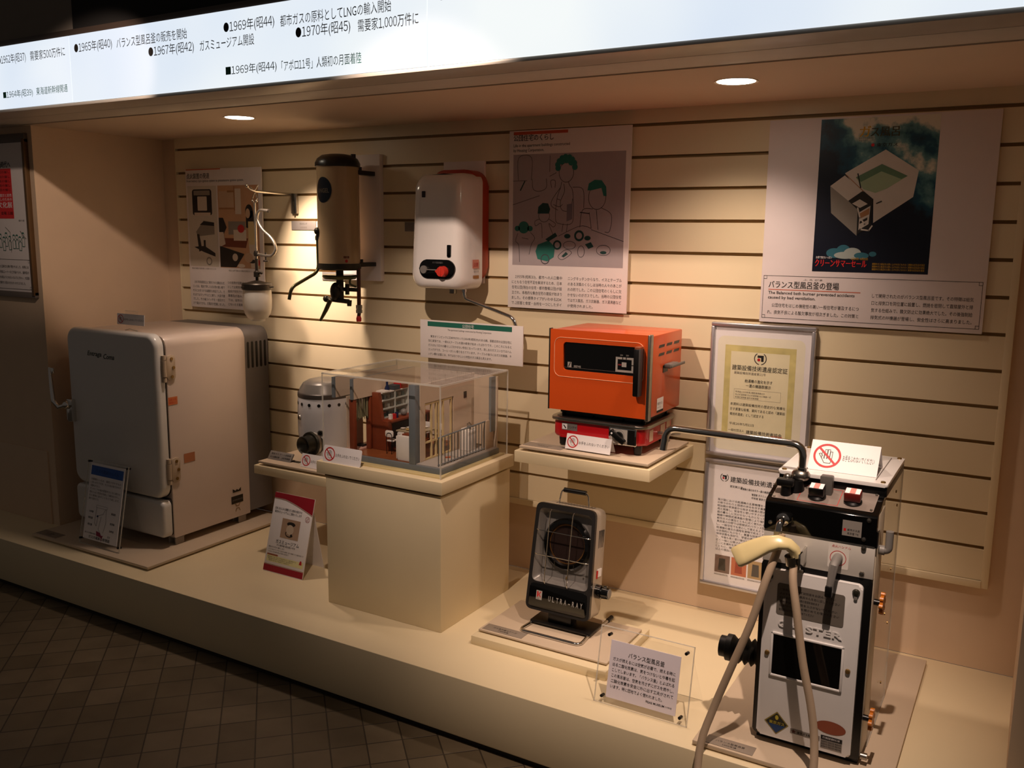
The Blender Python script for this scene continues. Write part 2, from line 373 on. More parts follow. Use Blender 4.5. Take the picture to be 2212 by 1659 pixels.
dk = mat('photo_dark', '#1e1a17', .6); gr = mat('photo_grey', '#8d8377', .6); lt = mat('photo_light', '#d8c8b4', .6)
m.poly(rrect(-3.215, -3.095, 1.480, 1.590, .012), dk, yy); m.poly(rrect(-3.183, -3.125, 1.500, 1.560, .004), lt, yy-.0002); m.rect(-3.205, -3.105, 1.565, 1.585, gr, yy-.0002); m.rect(-3.205, -3.105, 1.478, 1.492, lt, yy-.0002)
m.poly([(-3.20, 1.41), (-3.15, 1.458), (-3.085, 1.450), (-3.085, 1.40), (-3.19, 1.39)], gr, yy); m.poly([(-3.175, 1.44), (-3.15, 1.455), (-3.086, 1.45), (-3.086, 1.435)], dk, yy-.0002)
m.poly([(-3.195, 1.40), (-3.18, 1.40), (-3.165, 1.33), (-3.185, 1.325)], dk, yy-.0002); m.rect(-3.155, -3.142, 1.33, 1.375, dk, yy-.0002); m.poly([(-3.215, 1.345), (-3.16, 1.325), (-3.085, 1.305), (-3.085, 1.32), (-3.15, 1.35)], dk, yy-.0003); m.ring(-3.125, 1.285, .012, .018, gr, yy)
m.rect(-3.057, -2.820, 1.260, 1.604, mat('photo_kitchen', '#c79a74', .6, var=.2, nscale=9), y)
m.rect(-3.05, -2.955, 1.51, 1.58, TAN, yy); m.rect(-3.052, -2.96, 1.505, 1.512, SEPIA, yy-.0002); m.rect(-3.0, -2.93, 1.575, 1.583, SEPIA, yy-.0002); m.rect(-2.962, -2.955, 1.50, 1.60, SEPIA, yy-.0003)
m.rect(-2.955, -2.92, 1.485, 1.59, lt, yy-.0003); m.rect(-3.0, -2.90, 1.40, 1.455, gr, yy-.0003); m.rect(-2.97, -2.895, 1.375, 1.42, lt, yy-.0005)
m.poly(ell(-2.925, 1.425, .020, .017), INKRED, yy-.0007)
m.poly([(-3.055, 1.35), (-2.90, 1.345), (-2.885, 1.385), (-3.05, 1.385)], mat('photo_red_brown', '#7a3a22', .6), yy-.0004)
m.poly([(-3.055, 1.263), (-2.96, 1.263), (-2.91, 1.32), (-3.055, 1.352)], dk, yy-.0006)
m.poly([(-3.056, 1.47), (-3.03, 1.47), (-3.01, 1.43), (-3.03, 1.40), (-3.056, 1.41)], dk, yy-.0005); m.poly([(-3.056, 1.41), (-3.03, 1.41), (-3.02, 1.36), (-3.056, 1.345)], lt, yy-.0006)
m.poly(ell(-2.875, 1.495, .022, .03), dk, yy-.0006); m.poly([(-2.893, 1.49), (-2.853, 1.50), (-2.842, 1.42), (-2.895, 1.43)], dk, yy-.0006); m.poly(ell(-2.882, 1.488, .013, .02), TAN, yy-.0008)
m.poly([(-2.882, 1.455), (-2.85, 1.455), (-2.838, 1.36), (-2.882, 1.36)], mat('photo_cardigan', '#d9c48e', .6), yy-.0008); m.poly([(-2.882, 1.36), (-2.842, 1.36), (-2.838, 1.262), (-2.872, 1.262)], lt, yy-.0007)
m.poly(ell(-2.885, 1.305, .025, .02), TAN, yy-.0009); m.poly(ell(-2.865, 1.29, .022, .008), dk, yy-.0008); m.poly(ell(-2.965, 1.305, .016, .016), lt, yy-.0008); m.poly(ell(-2.93, 1.27, .022, .008), lt, yy-.0008); m.poly(ell(-2.828, 1.285, .007, .012), INKRED, yy-.001)
m.build('picture', t, False)
# -- housing life poster with a line drawing
t, L = board('exhibit_poster', 'tall poster with a grey drawing of a family eating', 'poster', -1.621, -1.170, 1.162, 1.762, -.020, .006, FOAM)
m = MB(L); y = -.0204
m.rect(-1.604, -1.397, 1.748, 1.758, INKOR, y); m.text('公団住宅のくらし', -1.604, 1.729, .023, INK, w=.154, al='F', y=y, bold=1)
m.text('Life in the apartment buildings constructed', -1.604, 1.708, .014, INK, w=.215, al='F', y=y); m.text('by Housing Corporation.', -1.604, 1.692, .014, INK, w=.118, al='F', y=y)
A = ['　1955年(昭和30)、都市への人口集中', 'にともなう住宅不足を解消するため、日本', '住宅公団(現在の住宅・都市整備公団)が設', '立され、本格的な集合住宅の建設が始まり', 'ました。その標準タイプがいわゆる2DK', 'で、2部屋と食堂・台所を一つにしたダイ']
Bt = ['ニングキッチンからなり、イスとテーブル', 'のある洋風のくらしは当時の人々のあこが', 'れの的でした。この公団住宅のくらしに欠', 'かせないのがガスでした。当時の公団住宅', 'ではガス風呂、ガス炊飯器、ガス湯沸器など', '~が使用されました。']
m.lines(A, -1.605, 1.265, .0182, .0125, INK, .197, y); m.lines([b for b in Bt if b[0] != '~'], -1.386, 1.265, .0182, .0125, INK, .197, y); m.text('が使用されました。', -1.386, 1.174, .0115, INK, y=y)
m.build('lettering', t, False)
m = MB(L); GB = mat('print_grey', '#a4999a', .6); GL = mat('print_line', '#3d3940', .6); GG = mat('print_green', '#1d6b5f', .6); GD = mat('print_darkgreen', '#123c38', .6)
m.rect(-1.604, -1.187, 1.310, 1.683, GB, y)
def fx(p): return (-1.604+p[0]*.417, 1.310+p[1]*.373)
def curve2(P, cl, k=5):
    P = [Vector(p) for p in P]; n = len(P); out = []
    for i in range(n if cl else n-1):
        g = (lambda j: P[j % n]) if cl else (lambda j: P[max(0, min(n-1, j))]); a, b, c, d = g(i-1), g(i), g(i+1), g(i+2)
        for j in range(k): u_ = j/k; out.append(.5*((2*b)+(c-a)*u_+(2*a-5*b+4*c-d)*u_*u_+(3*b-a-3*c+d)*u_**3))
    if not cl: out.append(P[-1])
    return out
def rib(pts, t_=.0016, c=GL, cl=False): m.ribbon([fx(p) for p in (curve2(pts, cl) if 2 < len(pts) < 20 else pts)], t_, c, y-.0004, cl)
def pol(pts, c): m.poly([fx(p) for p in pts], c, y-.0005)
def el(cx, cy, rx, ry, **k): return ell(cx, cy, rx, ry, **k)
for hx, hz in ((.415, .87), (.412, .90), (.425, .93), (.45, .955), (.48, .965), (.515, .96), (.54, .94), (.56, .91), (.565, .875), (.45, .925), (.49, .935), (.53, .915)): m.poly([fx(p_) for p_ in el(hx, hz, .024, .026)], GG, y-.0005-hx*.0004-hz*.0001)
rib([(.47, .73), (.475, .66), (.44, .57), (.46, .50), (.53, .50), (.55, .60)]); rib([(.41, .60), (.44, .59)]); rib([(.38, .55), (.43, .53), (.46, .55)])
rib(el(.49, .83, .065, .085), cl=True); rib([(.45, .75), (.44, .70), (.41, .60), (.40, .42), (.44, .38), (.54, .38), (.56, .46), (.55, .66), (.52, .72), (.51, .75)]); rib([(.55, .70), (.64, .68), (.65, .52)]); rib([(.44, .70), (.37, .60), (.36, .54), (.42, .50)]); rib([(.47, .38), (.46, .31)]); rib([(.51, .38), (.50, .31)])
pol([(.50, .55), (.55, .56), (.55, .42), (.50, .40)], mat('print_midgrey', '#76707a', .6))
pol([(.68, .67), (.69, .73), (.74, .76), (.80, .755), (.84, .70), (.845, .62), (.82, .62), (.80, .69), (.71, .67)], GG)
rib(el(.765, .61, .075, .105), cl=True); rib([(.73, .51), (.64, .50), (.62, .35)]); rib([(.80, .52), (.89, .46), (.88, .32), (.84, .31)]); rib([(.70, .48), (.72, .34)]); rib([(.76, .50), (.78, .33)]); rib([(.62, .48), (.70, .47)], .003)
pol([(.235, .47), (.24, .53), (.28, .565), (.33, .56), (.35, .51), (.34, .47)], GD); rib(el(.295, .45, .05, .055), cl=True); rib([(.25, .42), (.21, .40), (.22, .36), (.27, .38), (.28, .25)]); rib([(.34, .42), (.40, .38), (.38, .35), (.34, .38), (.38, .28)])
pol(el(.105, .345, .05, .055), GG); pol(el(.045, .335, .025, .025), GG); pol(el(.165, .335, .025, .025), GG); rib([(.05, .29), (.03, .22), (.06, .18), (.07, .03)]); rib([(.17, .30), (.21, .25), (.18, .19), (.16, .10)]); rib([(.09, .25), (.15, .24)])
pol([(.22, .13), (.24, .19), (.34, .23), (.40, .17), (.39, .08), (.33, .04), (.24, .06)], GG); pol([(.31, .24), (.40, .30), (.42, .27), (.34, .22)], GD); rib([(.27, .15), (.31, .12), (.38, .16)], .0025, GB); m.ring(*fx((.31, .06)), .014, .017, GL, y-.0006)
rib([(.43, .27), (.62, .36), (.72, .34)]); rib([(.72, .33), (1.0, .23)])
for cx, cy, r in ((.615, .275, .018), (.42, .19, .016)): m.ring(*fx((cx, cy)), r*.62, r, GD, y-.0006)
for cx, cy in ((.51, .27), (.69, .255)): m.poly([fx(p) for p in el(cx, cy, .028, .02)], GD, y-.0006)
rib(el(.53, .19, .055, .035), cl=True); rib(el(.83, .15, .06, .045), cl=True); pol(el(.83, .13, .028, .014), GD); rib(el(.635, .135, .03, .05), cl=True); pol([(.67, .20), (.72, .22), (.745, .18), (.70, .16)], GD); rib([(.43, .09), (.50, .15), (.55, .12), (.47, .06)], cl=True); pol([(.46, .09), (.50, .13), (.52, .11), (.48, .08)], GD)
rib([(.05, .77), (.05, .97), (.17, .97), (.17, .77)]); rib([(.34, .98), (.34, .84)]); rib([(0, .765), (.13, .765)]); rib([(.11, .76), (.07, .68)], .004, GD); rib([(.18, .78), (.19, .69), (.25, .67), (.31, .70), (.31, .78)]); rib([(0, .55), (.25, .63)]); rib([(.34, .80), (.40, .83)]); rib([(.36, .70), (.35, .76), (.39, .76), (.39, .70)])
m.build('picture', t, False)
# -- green titled caption board held out from the wall
t, L = board('caption_board', 'white caption board with a green title bar below the white water heater', 'sign', -1.925, -1.498, .972, 1.109, -.125, .005, FOAM, False)
m = MB(L); y = -.1254
m.rect(-1.892, -1.541, 1.087, 1.104, INKGR, y); m.text('公団住宅', -1.743, 1.090, .013, PAPER, y=y-.0003, sx=.95)
m.text('The apartment buildings constructed by Housing Corporation', -1.805, 1.075, .009, INK, w=.182, al='F', y=y)
m.lines(['　東京オリンピックに日本中がわいた1964年(昭和39)のある朝。首都近郊の公団住宅に', '住む家族では、一家4人テーブルを囲み朝食が始まったばかりです。このころになると', 'ガスはもう日々の暮らしに欠かせない存在になっています。流し台のガスコンロではハム', 'エッグができ、コーヒーがいい香りをたてています。テーブルの後ろにはガス炊飯器、キ'], -1.889, 1.047, .0158, .0098, INK, .347, y)
m.text('ッチン横の浴室には、今ではなつかしい小判型のガス風呂も見えます。', -1.889, 1.047-4*.0158, .0098, INK, w=.268, al='F', y=y)
m.build('lettering', t, False)
for x in (-1.84, -1.58): m = MB(L); m.box(x-.012, x+.012, -.120, 0, 1.050, 1.053, ALU); m.box(x-.012, x+.012, -.120, -.118, 1.00, 1.053, ALU); m.build('bracket', t)
# -- big bath poster panel
t, L = board('bath_poster', 'large white panel with a dark blue bathtub poster above the bath heater', 'poster', -.736, -.131, 1.162, 1.753, -.012, .010, mat('panel_white', '#e6dcdc', .6, var=.02))
m = MB(L); y = -.0124
def cloud_mat():
    mm = bpy.data.materials.new('poster_night_sky'); mm.use_nodes = True; nt = mm.node_tree; b = nt.nodes['Principled BSDF']; b.inputs['Roughness'].default_value = .4
    tc = nt.nodes.new('ShaderNodeTexCoord'); n = nt.nodes.new('ShaderNodeTexNoise'); n.inputs['Scale'].default_value = 7.5; n.inputs['Detail'].default_value = 6; n.inputs['Roughness'].default_value = .55
    mp = nt.nodes.new('ShaderNodeMapping'); mp.inputs['Location'].default_value = (.63, 0, 1.17); nt.links.new(tc.outputs['Object'], mp.inputs[0]); nt.links.new(mp.outputs[0], n.inputs['Vector'])
    sp = nt.nodes.new('ShaderNodeSeparateXYZ'); nt.links.new(tc.outputs['Object'], sp.inputs[0])
    # thicker cloud to the upper right and along the foot of the sheet
    a = nt.nodes.new('ShaderNodeMath'); a.operation = 'MULTIPLY_ADD'; a.inputs[1].default_value = 1.2; a.inputs[2].default_value = -.52; nt.links.new(sp.outputs[2], a.inputs[0])
    x = nt.nodes.new('ShaderNodeMath'); x.operation = 'MULTIPLY_ADD'; x.inputs[1].default_value = .6; nt.links.new(sp.outputs[0], x.inputs[0]); nt.links.new(a.outputs[0], x.inputs[2])
    s2 = nt.nodes.new('ShaderNodeMath'); s2.operation = 'ADD'; nt.links.new(n.outputs['Fac'], s2.inputs[0]); nt.links.new(x.outputs[0], s2.inputs[1])
    rp = nt.nodes.new('ShaderNodeValToRGB'); e = rp.color_ramp.elements; e[0].position = .44; e[0].color = srgb('#0c1224')+(1,); e[1].position = .70; e[1].color = srgb('#d8d2c0')+(1,)
    q = e.new(.56); q.color = srgb('#11475c')+(1,); q = e.new(.64); q.color = srgb('#5d8a8c')+(1,)
    nt.links.new(s2.outputs[0], rp.inputs[0]); nt.links.new(rp.outputs[0], b.inputs['Base Color']); return mm
m.rect(-.589, -.2775, 1.318, 1.748, cloud_mat(), y); y2 = y-.0004
TUB = mat('print_tub_white', '#cfc6bd', .5); TUBS = mat('print_tub_shade', '#8f887f', .5); TUBG = mat('print_tub_green', '#9db08f', .5); TUBD = mat('print_tub_deep', '#5f7f63', .5)
CLT = mat('print_cloud_teal', '#2f6b7c', .5); CLW = mat('print_cloud_white', '#a9b4b0', .5)
for cx_, cz_, rx_, rz_, c_, k_ in ((-.53, 1.372, .022, .014, CLT, 0), (-.505, 1.378, .020, .018, CLT, 1), (-.480, 1.372, .024, .016, CLW, 2), (-.500, 1.366, .030, .010, CLW, 3), (-.455, 1.366, .020, .009, CLT, 4), (-.425, 1.371, .010, .007, CLT, 5)): m.poly(ell(cx_, cz_, rx_, rz_), c_, y2+.0003-.00002*k_)
m.poly([(-.515, 1.597), (-.411, 1.659), (-.322, 1.600), (-.463, 1.530)], TUB, y2); m.poly([(-.322, 1.600), (-.331, 1.529), (-.430, 1.458), (-.434, 1.525), (-.463, 1.53)], TUB, y2)
m.poly([(-.485, 1.585), (-.418, 1.620), (-.349, 1.586), (-.40, 1.553), (-.43, 1.541), (-.463, 1.552)], TUBG, y2-.0003); m.poly([(-.485, 1.585), (-.418, 1.620), (-.349, 1.586), (-.365, 1.578), (-.418, 1.600), (-.470, 1.572)], TUBD, y2-.0005)
m.poly([(-.553, 1.562), (-.515, 1.591), (-.463, 1.545), (-.501, 1.520)], TUB, y2-.0002); m.poly([(-.553, 1.562), (-.501, 1.520), (-.474, 1.497), (-.472, 1.422), (-.546, 1.486)], TUBS, y2-.0002)
m.poly([(-.501, 1.520), (-.463, 1.548), (-.434, 1.524), (-.474, 1.495)], dk, y2-.0006); m.poly([(-.490, 1.512), (-.470, 1.524), (-.448, 1.511), (-.468, 1.500)], TUB, y2-.0008)
m.poly([(-.474, 1.495), (-.434, 1.524), (-.436, 1.447), (-.472, 1.425)], dk, y2-.0006); m.poly([(-.468, 1.488), (-.440, 1.506), (-.442, 1.455), (-.468, 1.438)], TUB, y2-.0008); m.poly([(-.468, 1.484), (-.442, 1.500), (-.442, 1.482), (-.466, 1.470)], SEPIA, y2-.001); m.poly([(-.466, 1.462), (-.446, 1.474), (-.446, 1.466), (-.466, 1.455)], dk, y2-.001)
m.ribbon([(-.474, 1.50), (-.466, 1.472), (-.452, 1.455), (-.464, 1.44), (-.44, 1.437), (-.432, 1.45)], .004, TUB, y2-.0012); m.ribbon([(-.480, 1.595), (-.470, 1.556)], .003, dk, y2-.0008); m.ribbon([(-.512, 1.593), (-.462, 1.546)], .002, SEPIA, y2-.0008); m.ribbon([(-.425, 1.512), (-.412, 1.518)], .003, dk, y2-.001)
YEL = mat('print_yellow', '#c79a2a', .5); OLV = mat('print_olive', '#3c3a22', .5)
m.text('ガ', -.484, 1.697, .034, YEL, y=y2, bold=1.6); m.text('ス風呂', -.454, 1.697, .030, OLV, w=.076, al='F', y=y2, bold=1.6)
m.text('東京ガス', -.436, 1.668, .011, INK, w=.055, al='F', y=y2-.0002, bold=1.2); m.poly(ell(-.446, 1.6725, .0045, .0045), INKRED, y2-.0002)
m.text('あなたのお風呂を', -.484, 1.690, .005, OLV, y=y2); m.text('安全でクリーンに', -.484, 1.684, .005, OLV, y=y2)
RDP = mat('print_bright_red', '#d8282a', .5)
m.text('クリーンサマーセール', -.582, 1.334, .024, RDP, w=.143, al='F', y=y2-.0002, bold=2.2); m.text('お得で魅力いっぱい', -.580, 1.356, .008, PAPER, w=.045, al='F', y=y2-.0002, bold=.6); m.text('6月10日~8月31日', -.482, 1.354, .008, YEL, w=.045, al='F', y=y2-.0002, bold=.6)
for i in range(3): m.text('期間中ガス風呂をお買い上げの方にもれなく素敵な記念品を進呈', -.424, 1.341-i*.0075, .0065, YEL, w=.137, al='F', y=y2-.0002)
m.build('picture', t, False)
m = MB(L); y = -.0124
m.frame(-.729, -.139, 1.174, 1.302, .0012, INK, y)
for cx, cz in ((-.724, 1.297), (-.144, 1.297), (-.724, 1.179), (-.144, 1.179)): m.frame(cx-.005, cx+.005, cz-.005, cz+.005, .001, INK, y-.0002)
m.text('バランス型風呂釜の登場', -.713, 1.267, .023, INK, w=.203, al='F', y=y, bold=1.2); m.rect(-.713, -.450, 1.2595, 1.2615, INKOR, y); m.text('ふ ろ がま', -.612, 1.290, .006, INK, w=.055, al='F', y=y)
m.text('The Balanced bath burner prevented accidents', -.713, 1.247, .0125, INK, w=.248, al='F', y=y, bold=.8); m.text('caused by bad ventilation.', -.713, 1.233, .0125, INK, w=.139, al='F', y=y, bold=.8)
m.lines(['　公団住宅をはじめ機密性の高い一般住宅が普及するにつ', 'れ、換気不良による酸欠事故が相次ぎました。この対策と'], -.713, 1.209, .021, .0125, INK, .262, y)
m.lines(['して開発されたのがバランス型風呂釜です。その特徴は給気', '口と排気口を同位置に設置し、燃焼を密閉して直接屋外と排', '気する仕組みで、酸欠防止に効果絶大でした。その後強制給', '排気式のFF機器が登場し、安全性はさらに高まりました。'], -.418, 1.249, .0205, .0125, INK, .26, y)
m.build('lettering', t, False)
# ------------------------------------------------------------------ framed certificates
def emblem(m, cx, cz, r, y):
    for sgn in (-1, 1):
        a = [(cx+sgn*r*sin(R(k)), cz-r*cos(R(k))) for k in range(12, 150, 12)]
        for p, q in zip(a[:-1], a[1:]): m.ribbon([p, q], r*.16, INKG, y)
    s = r*.62
    m.poly([(cx-s*.8, cz+s*.9), (cx+s*.9, cz+s*.9), (cx+s*.9, cz-s*.8), (cx+s*.2, cz-s*.8), (cx+s*.2, cz+s*.25), (cx-s*.8, cz+s*.25)], INK, y); m.poly(ell(cx-s*.42, cz-s*.32, s*.42, s*.42), INKRED, y-.0002)
def framed(label, x0, x1, z0, z1):
    t = thing('framed_certificate', label, 'framed certificate', ((x0+x1)/2, -.020, z0), group='framed certificates beside the oven'); L = t.location
    m = MB(L); y0 = -.024; w_ = .012
    for a, b, c, d in ((x0, x1, z0, z0+w_), (x0, x1, z1-w_, z1), (x0, x0+w_, z0+w_, z1-w_), (x1-w_, x1, z0+w_, z1-w_)): m.box(a, b, y0, -.004, c, d, mat('silver_frame', '#c3bfc2', .3, .75), .003)
    m.build('frame', t); m = MB(L); m.box(x0+w_, x1-w_, -.016, -.005, z0+w_, z1-w_, PAPER); m.build('paper', t)
    m = MB(L); m.box(x0+w_, x1-w_, -.020, -.0185, z0+w_, z1-w_, ACR); m.build('glazing', t)
    return t, L
t, L = framed('silver framed certificate with a gold border and seal, the upper of two frames', -.880, -.563, .730, 1.153)
m = MB(L); y = -.0164; GOLD = mat('gold_print', '#d2c684', .6, var=.4, nscale=28); PALE = mat('pale_gold_print', '#ece4c0', .6, var=.05, nscale=40)
m.poly(rrect(-.858, -.592, .752, 1.112, .02), mat('paper_cream', '#f0ead4', .6), y+.0002)
m.frame(-.834, -.617, .786, 1.085, .019, GOLD, y); m.rect(-.815, -.636, .805, 1.066, PALE, y)
y -= .0003; emblem(m, -.724, 1.048, .018, y)
m.text('建築設備技術遺産認定証', -.810, 1.009, .018, INK, w=.170, al='F', y=y, bold=.6); m.text('建築設備技術遺産第21号', -.803, .996, .009, INKG, w=.098, al='F', y=y)
m.text('給湯機の進化を示す', -.768, .972, .0115, INK, w=.085, al='F', y=y, bold=.4); m.text('一連の機器群展示', -.764, .957, .0115, INK, w=.077, al='F', y=y, bold=.4)
m.frame(-.800, -.656, .918, .949, .0005, INKG, y)
for i, tx in enumerate(['早沸釜(1935年頃) 瞬間湯沸器ほか', '先止式湯沸器 元止式湯沸器 など機器一式', '貯湯式湯沸器 屋外式給湯器']): m.text(tx, -.796, .938-i*.0085, .006, INKG, y=y, w=.13)
m.lines(['本資料は建築設備技術の歴史的な実績を', '示す貴重な設備、資料であると認め「建築設'], -.810, .897, .016, .010, INK, .170, y); m.text('備技術遺産」として認定する', -.810, .865, .010, INK, w=.106, al='F', y=y)
m.text('平成26年5月21日', -.810, .835, .009, INK, w=.077, al='F', y=y); m.text('一般社団法人', -.812, .814, .009, INK, w=.05, al='F', y=y); m.text('建築設備技術者協会', -.756, .811, .0125, INK, w=.110, al='F', y=y, bold=.4)
m.text('会 長 田 辺 新 一', -.776, .790, .0125, INK, w=.116, al='F', y=y, bold=.3); m.rect(-.678, -.645, .787, .813, mat('seal_pink', '#e2917a', .6), y+.0001)
m.build('lettering', t, False)
t, L = framed('silver framed notice with small photos along its foot, the lower of two frames', -.880, -.563, .297, .717)
m = MB(L); y = -.0164; emblem(m, -.816, .661, .0125, y)
m.text('建築設備技術遺産', -.797, .650, .020, INK, w=.150, al='F', y=y, bold=.9); m.text('認定第21号', -.797, .632, .008, INK, y=y, bold=.4); m.text('給湯機の進化を示す一連の機器群展示', -.763, .629, .008, INK, w=.105, al='F', y=y, bold=.4); m.text('管理者 ガスミュージアム', -.727, .615, .008, INK, y=y, bold=.4, w=.07); m.text('所有者 東京ガス', -.727, .604, .008, INK, y=y, bold=.4, w=.05)
bl = ['我が国における給湯機の主要機種を一堂に集め、そ', 'の移りかわりと技術の歩みを示す貴重な展示である', '明治期の早沸釜から始まる給湯の歴史は浴用、台所', '用と発展し、安全性と使いやすさの向上とともに家', '庭の暮らしに欠かせないものとなった。屋外設置の', '機器や瞬間式湯沸器の登場により場所の制約も減り', '都市ガスの普及とともに広く使われるようになった', '風呂釜の分野では密閉式のバランス型風呂釜が登場', 'し、一般住宅でも安心して使えるようになった。', '給湯機の進化の過程を実物で見ることのできる資料', 'は全国的にも少なく、貴重な技術遺産といえる。', '保存状態も良好で、学習の場としても活用されてお', 'り、今後も長く受け継がれていくべきものとして', '広く一般に公開されている。', 'ここに本資料を建築設備技術遺産として認定する', 'とともに、関係者の努力に敬意を表するものである', '以上の理由によって、認定証を交付する。']
for i, tx in enumerate(bl): m.text(tx, -.834, .584-i*.0103, .0082, INK, w=.208 if len(tx) > 22 else len(tx)*.0087, al='F', y=y)
for i, (c1, c2) in enumerate((('#7c6257', '#2a2624'), ('#c8704a', '#a03a22'), ('#b99a6c', '#4a4440'))):
    x = -.834+i*.054; m.rect(x, x+.049, .344, .403, mat('photo_a%d' % i, c1, .5), y); m.poly([(x+.012, .352), (x+.036, .352), (x+.034, .392), (x+.014, .392)], mat('photo_b%d' % i, c2, .5), y-.0003); m.text('瞬間湯沸器(昭和初期)', x, .335, .006, INKG, w=.045, al='F', y=y)
m.build('lettering', t, False)
# ------------------------------------------------------------------ framed poster on the pier
t = thing('framed_poster', 'framed poster with a red sheet at the top left, on the far left pier', 'poster', (-3.78, -.594, 1.14)); L = t.location
m = MB(L); FR = mat('frame_bronze', '#6f5335', .4, .4)
m.box(-4.1, -3.470, -.604, -.588, 1.140, 1.163, mat('frame_grey', '#6a6058', .5), .001); m.box(-4.1, -3.470, -.604, -.588, 1.748, 1.782, mat('frame_grey', '#6a6058', .5), .001); m.box(-3.484, -3.470, -.608, -.588, 1.150, 1.760, FR, .001); m.build('frame', t)
m = MB(L); m.box(-4.1, -3.484, -.602, -.590, 1.163, 1.748, FOAM); m.build('paper', t)
m = MB(L); y = -.6026
m.rect(-3.80, -3.574, 1.454, 1.650, RDP, y); y -= .0004
m.text('の新時代へ', -3.68, 1.655, .028, INK, w=.105, al='F', y=y+.0004, bold=1.5)
for i, z in enumerate((1.632, 1.614, 1.597, 1.580, 1.563)): m.text('百貨店の催し', -3.70, z, .011, INK, w=.118, al='F', y=y)
m.text('展示と即売', -3.66, 1.540, .014, PAPER, w=.08, al='F', y=y); m.text('暮しのための', -3.68, 1.525, .013, PAPER, w=.10, al='F', y=y); m.text('文化展', -3.68, 1.498, .026, PAPER, w=.10, al='F', y=y, bold=1.2); m.text('会場 三越', -3.66, 1.470, .014, INK, w=.08, al='F', y=y, bold=.6)
m.text('東京ガス蔵', -3.545, 1.443, .008, INK, w=.038, al='F', y=y)
m.frame(-3.9, -3.490, 1.172, 1.292, .0015, INKG, y); m.frame(-3.502, -3.492, 1.280, 1.290, .001, INKG, y-.0002); m.frame(-3.502, -3.492, 1.174, 1.184, .001, INKG, y-.0002)
for i, tx in enumerate(['生した瓦斯文化展が開かれました。会場には', '台所用品コーナーなどが設けられ、最新型の', 'ものを見ようと大ぜいの人でにぎわい、大変盛', '況で都市ガス普及の大きなきっかけになりました。']): m.text(tx, -3.72, 1.258-i*.022, .012, INK, w=.218 if i < 3 else .19, al='F', y=y)
random.seed(3)
for i in range(9):
    x = -3.70+i*.022+random.uniform(-.004, .004); z = 1.325+random.uniform(0, .022); m.ring(x, z+.045, .007, .0085, INKGR, y-.0002); m.ribbon([(x-.008, z), (x-.009, z+.03), (x, z+.037), (x+.009, z+.03), (x+.008, z)], .0022, INKGR, y-.0003, True); m.poly(ell(x, z+.051, .008, .005, 14, 0, 180), INKGR, y-.0004)
m.ribbon([(-3.54, 1.405), (-3.52, 1.385), (-3.505, 1.375)], .003, INKG, y); m.ribbon([(-3.64, 1.42), (-3.61, 1.40), (-3.61, 1.32)], .002, INKG, y)
m.build('picture', t, False)
# ------------------------------------------------------------------ small label cards on the slats
def label_card(label, x0, x1, z0, z1, l1):
    t = thing('label_card', label, 'label', ((x0+x1)/2, -.0015, z0), group='grey label cards on the slat wall'); L = t.location
    m = MB(L); m.box(x0, x1, -.003, 0, z0, z1, SILVERP, .0004); m.build('plate', t)
    m = MB(L); m.text(l1, (x0+x1)/2, z1-.014, .008, INK, al='C', y=-.0034, w=(x1-x0)*.8); m.text('1930年頃', (x0+x1)/2, z0+.007, .008, INKG, al='C', y=-.0034, w=(x1-x0)*.4); m.build('lettering', t, False)
label_card('grey label card under the end of the lamp arm', -2.656, -2.525, 1.422, 1.458, 'ガスランプ')
label_card('grey label card half hidden behind the cream water heater', -2.497, -2.376, 1.225, 1.258, '瞬間湯沸器')
label_card('small grey label card between the two water heaters', -2.083, -1.96, 1.421, 1.455, '小型湯沸器')
# ------------------------------------------------------------------ hanging gas lamp
t = thing('gas_lamp', 'antique hanging gas lamp with a frosted glass globe and curled pipe', 'lamp', (-2.650, 0, 1.563)); L = t.location
BRS = mat('nickel_pipe', '#b8b0a2', .25, .9); BRD = mat('dark_bronze', '#3a342d', .4, .7)
m = MB(L); m.tube([(-2.650, .001, 1.563), (-2.650, -.10, 1.5645), (-2.650, -.20, 1.568), (-2.650, -.225, 1.573), (-2.650, -.240, 1.583)], [.0055, .0055, .0055, .004, .004], BRS); m.sph((-2.650, -.241, 1.585), .007, BRS); m.tube([(-2.650, -.205, 1.567), (-2.635, -.205, 1.583), (-2.628, -.205, 1.590)], .002, BRS); m.tube([(-2.650, -.205, 1.567), (-2.668, -.205, 1.583)], .002, BRS); m.build('arm', t)
m = MB(L); m.box(-2.648, -2.617, -.012, 0, 1.487, 1.566, STEEL, .001); m.box(-2.637, -2.629, -.017, -.012, 1.484, 1.566, DKIRON, .001); m.build('clip', t)
cx, cy = -2.655, -.20
m = MB(L)
for s_ in (-1, 1): m.tube([(cx+.004, cy, 1.566), (cx+s_*.013+.002, cy, 1.540), (cx+s_*.008, cy, 1.528), (cx, cy, 1.522)], .0018, BRS); m.sph((cx+s_*.010, cy, 1.530), .0055, BRS)
m.build('hook', t)
m = MB(L); m.cyl((cx, cy, 1.222), (cx, cy, 1.524), .0046, BRS); m.lathe([(.0, .0), (.009, .002), (.011, .012), (.008, .022), (.0, .024)], (cx, cy, 1.318), BRD); m.cyl((cx, cy, 1.20), (cx, cy, 1.31), .0065, BRD); m.lathe([(0, 0), (.013, .001), (.013, .02), (.006, .026), (0, .026)], (cx, cy, 1.238), BRD); m.cyl((cx, cy, 1.252), (cx+.03, cy-.008, 1.256), .004, BRD); m.sph((cx+.032, cy-.008, 1.256), .006, BRD); m.build('pipe', t)
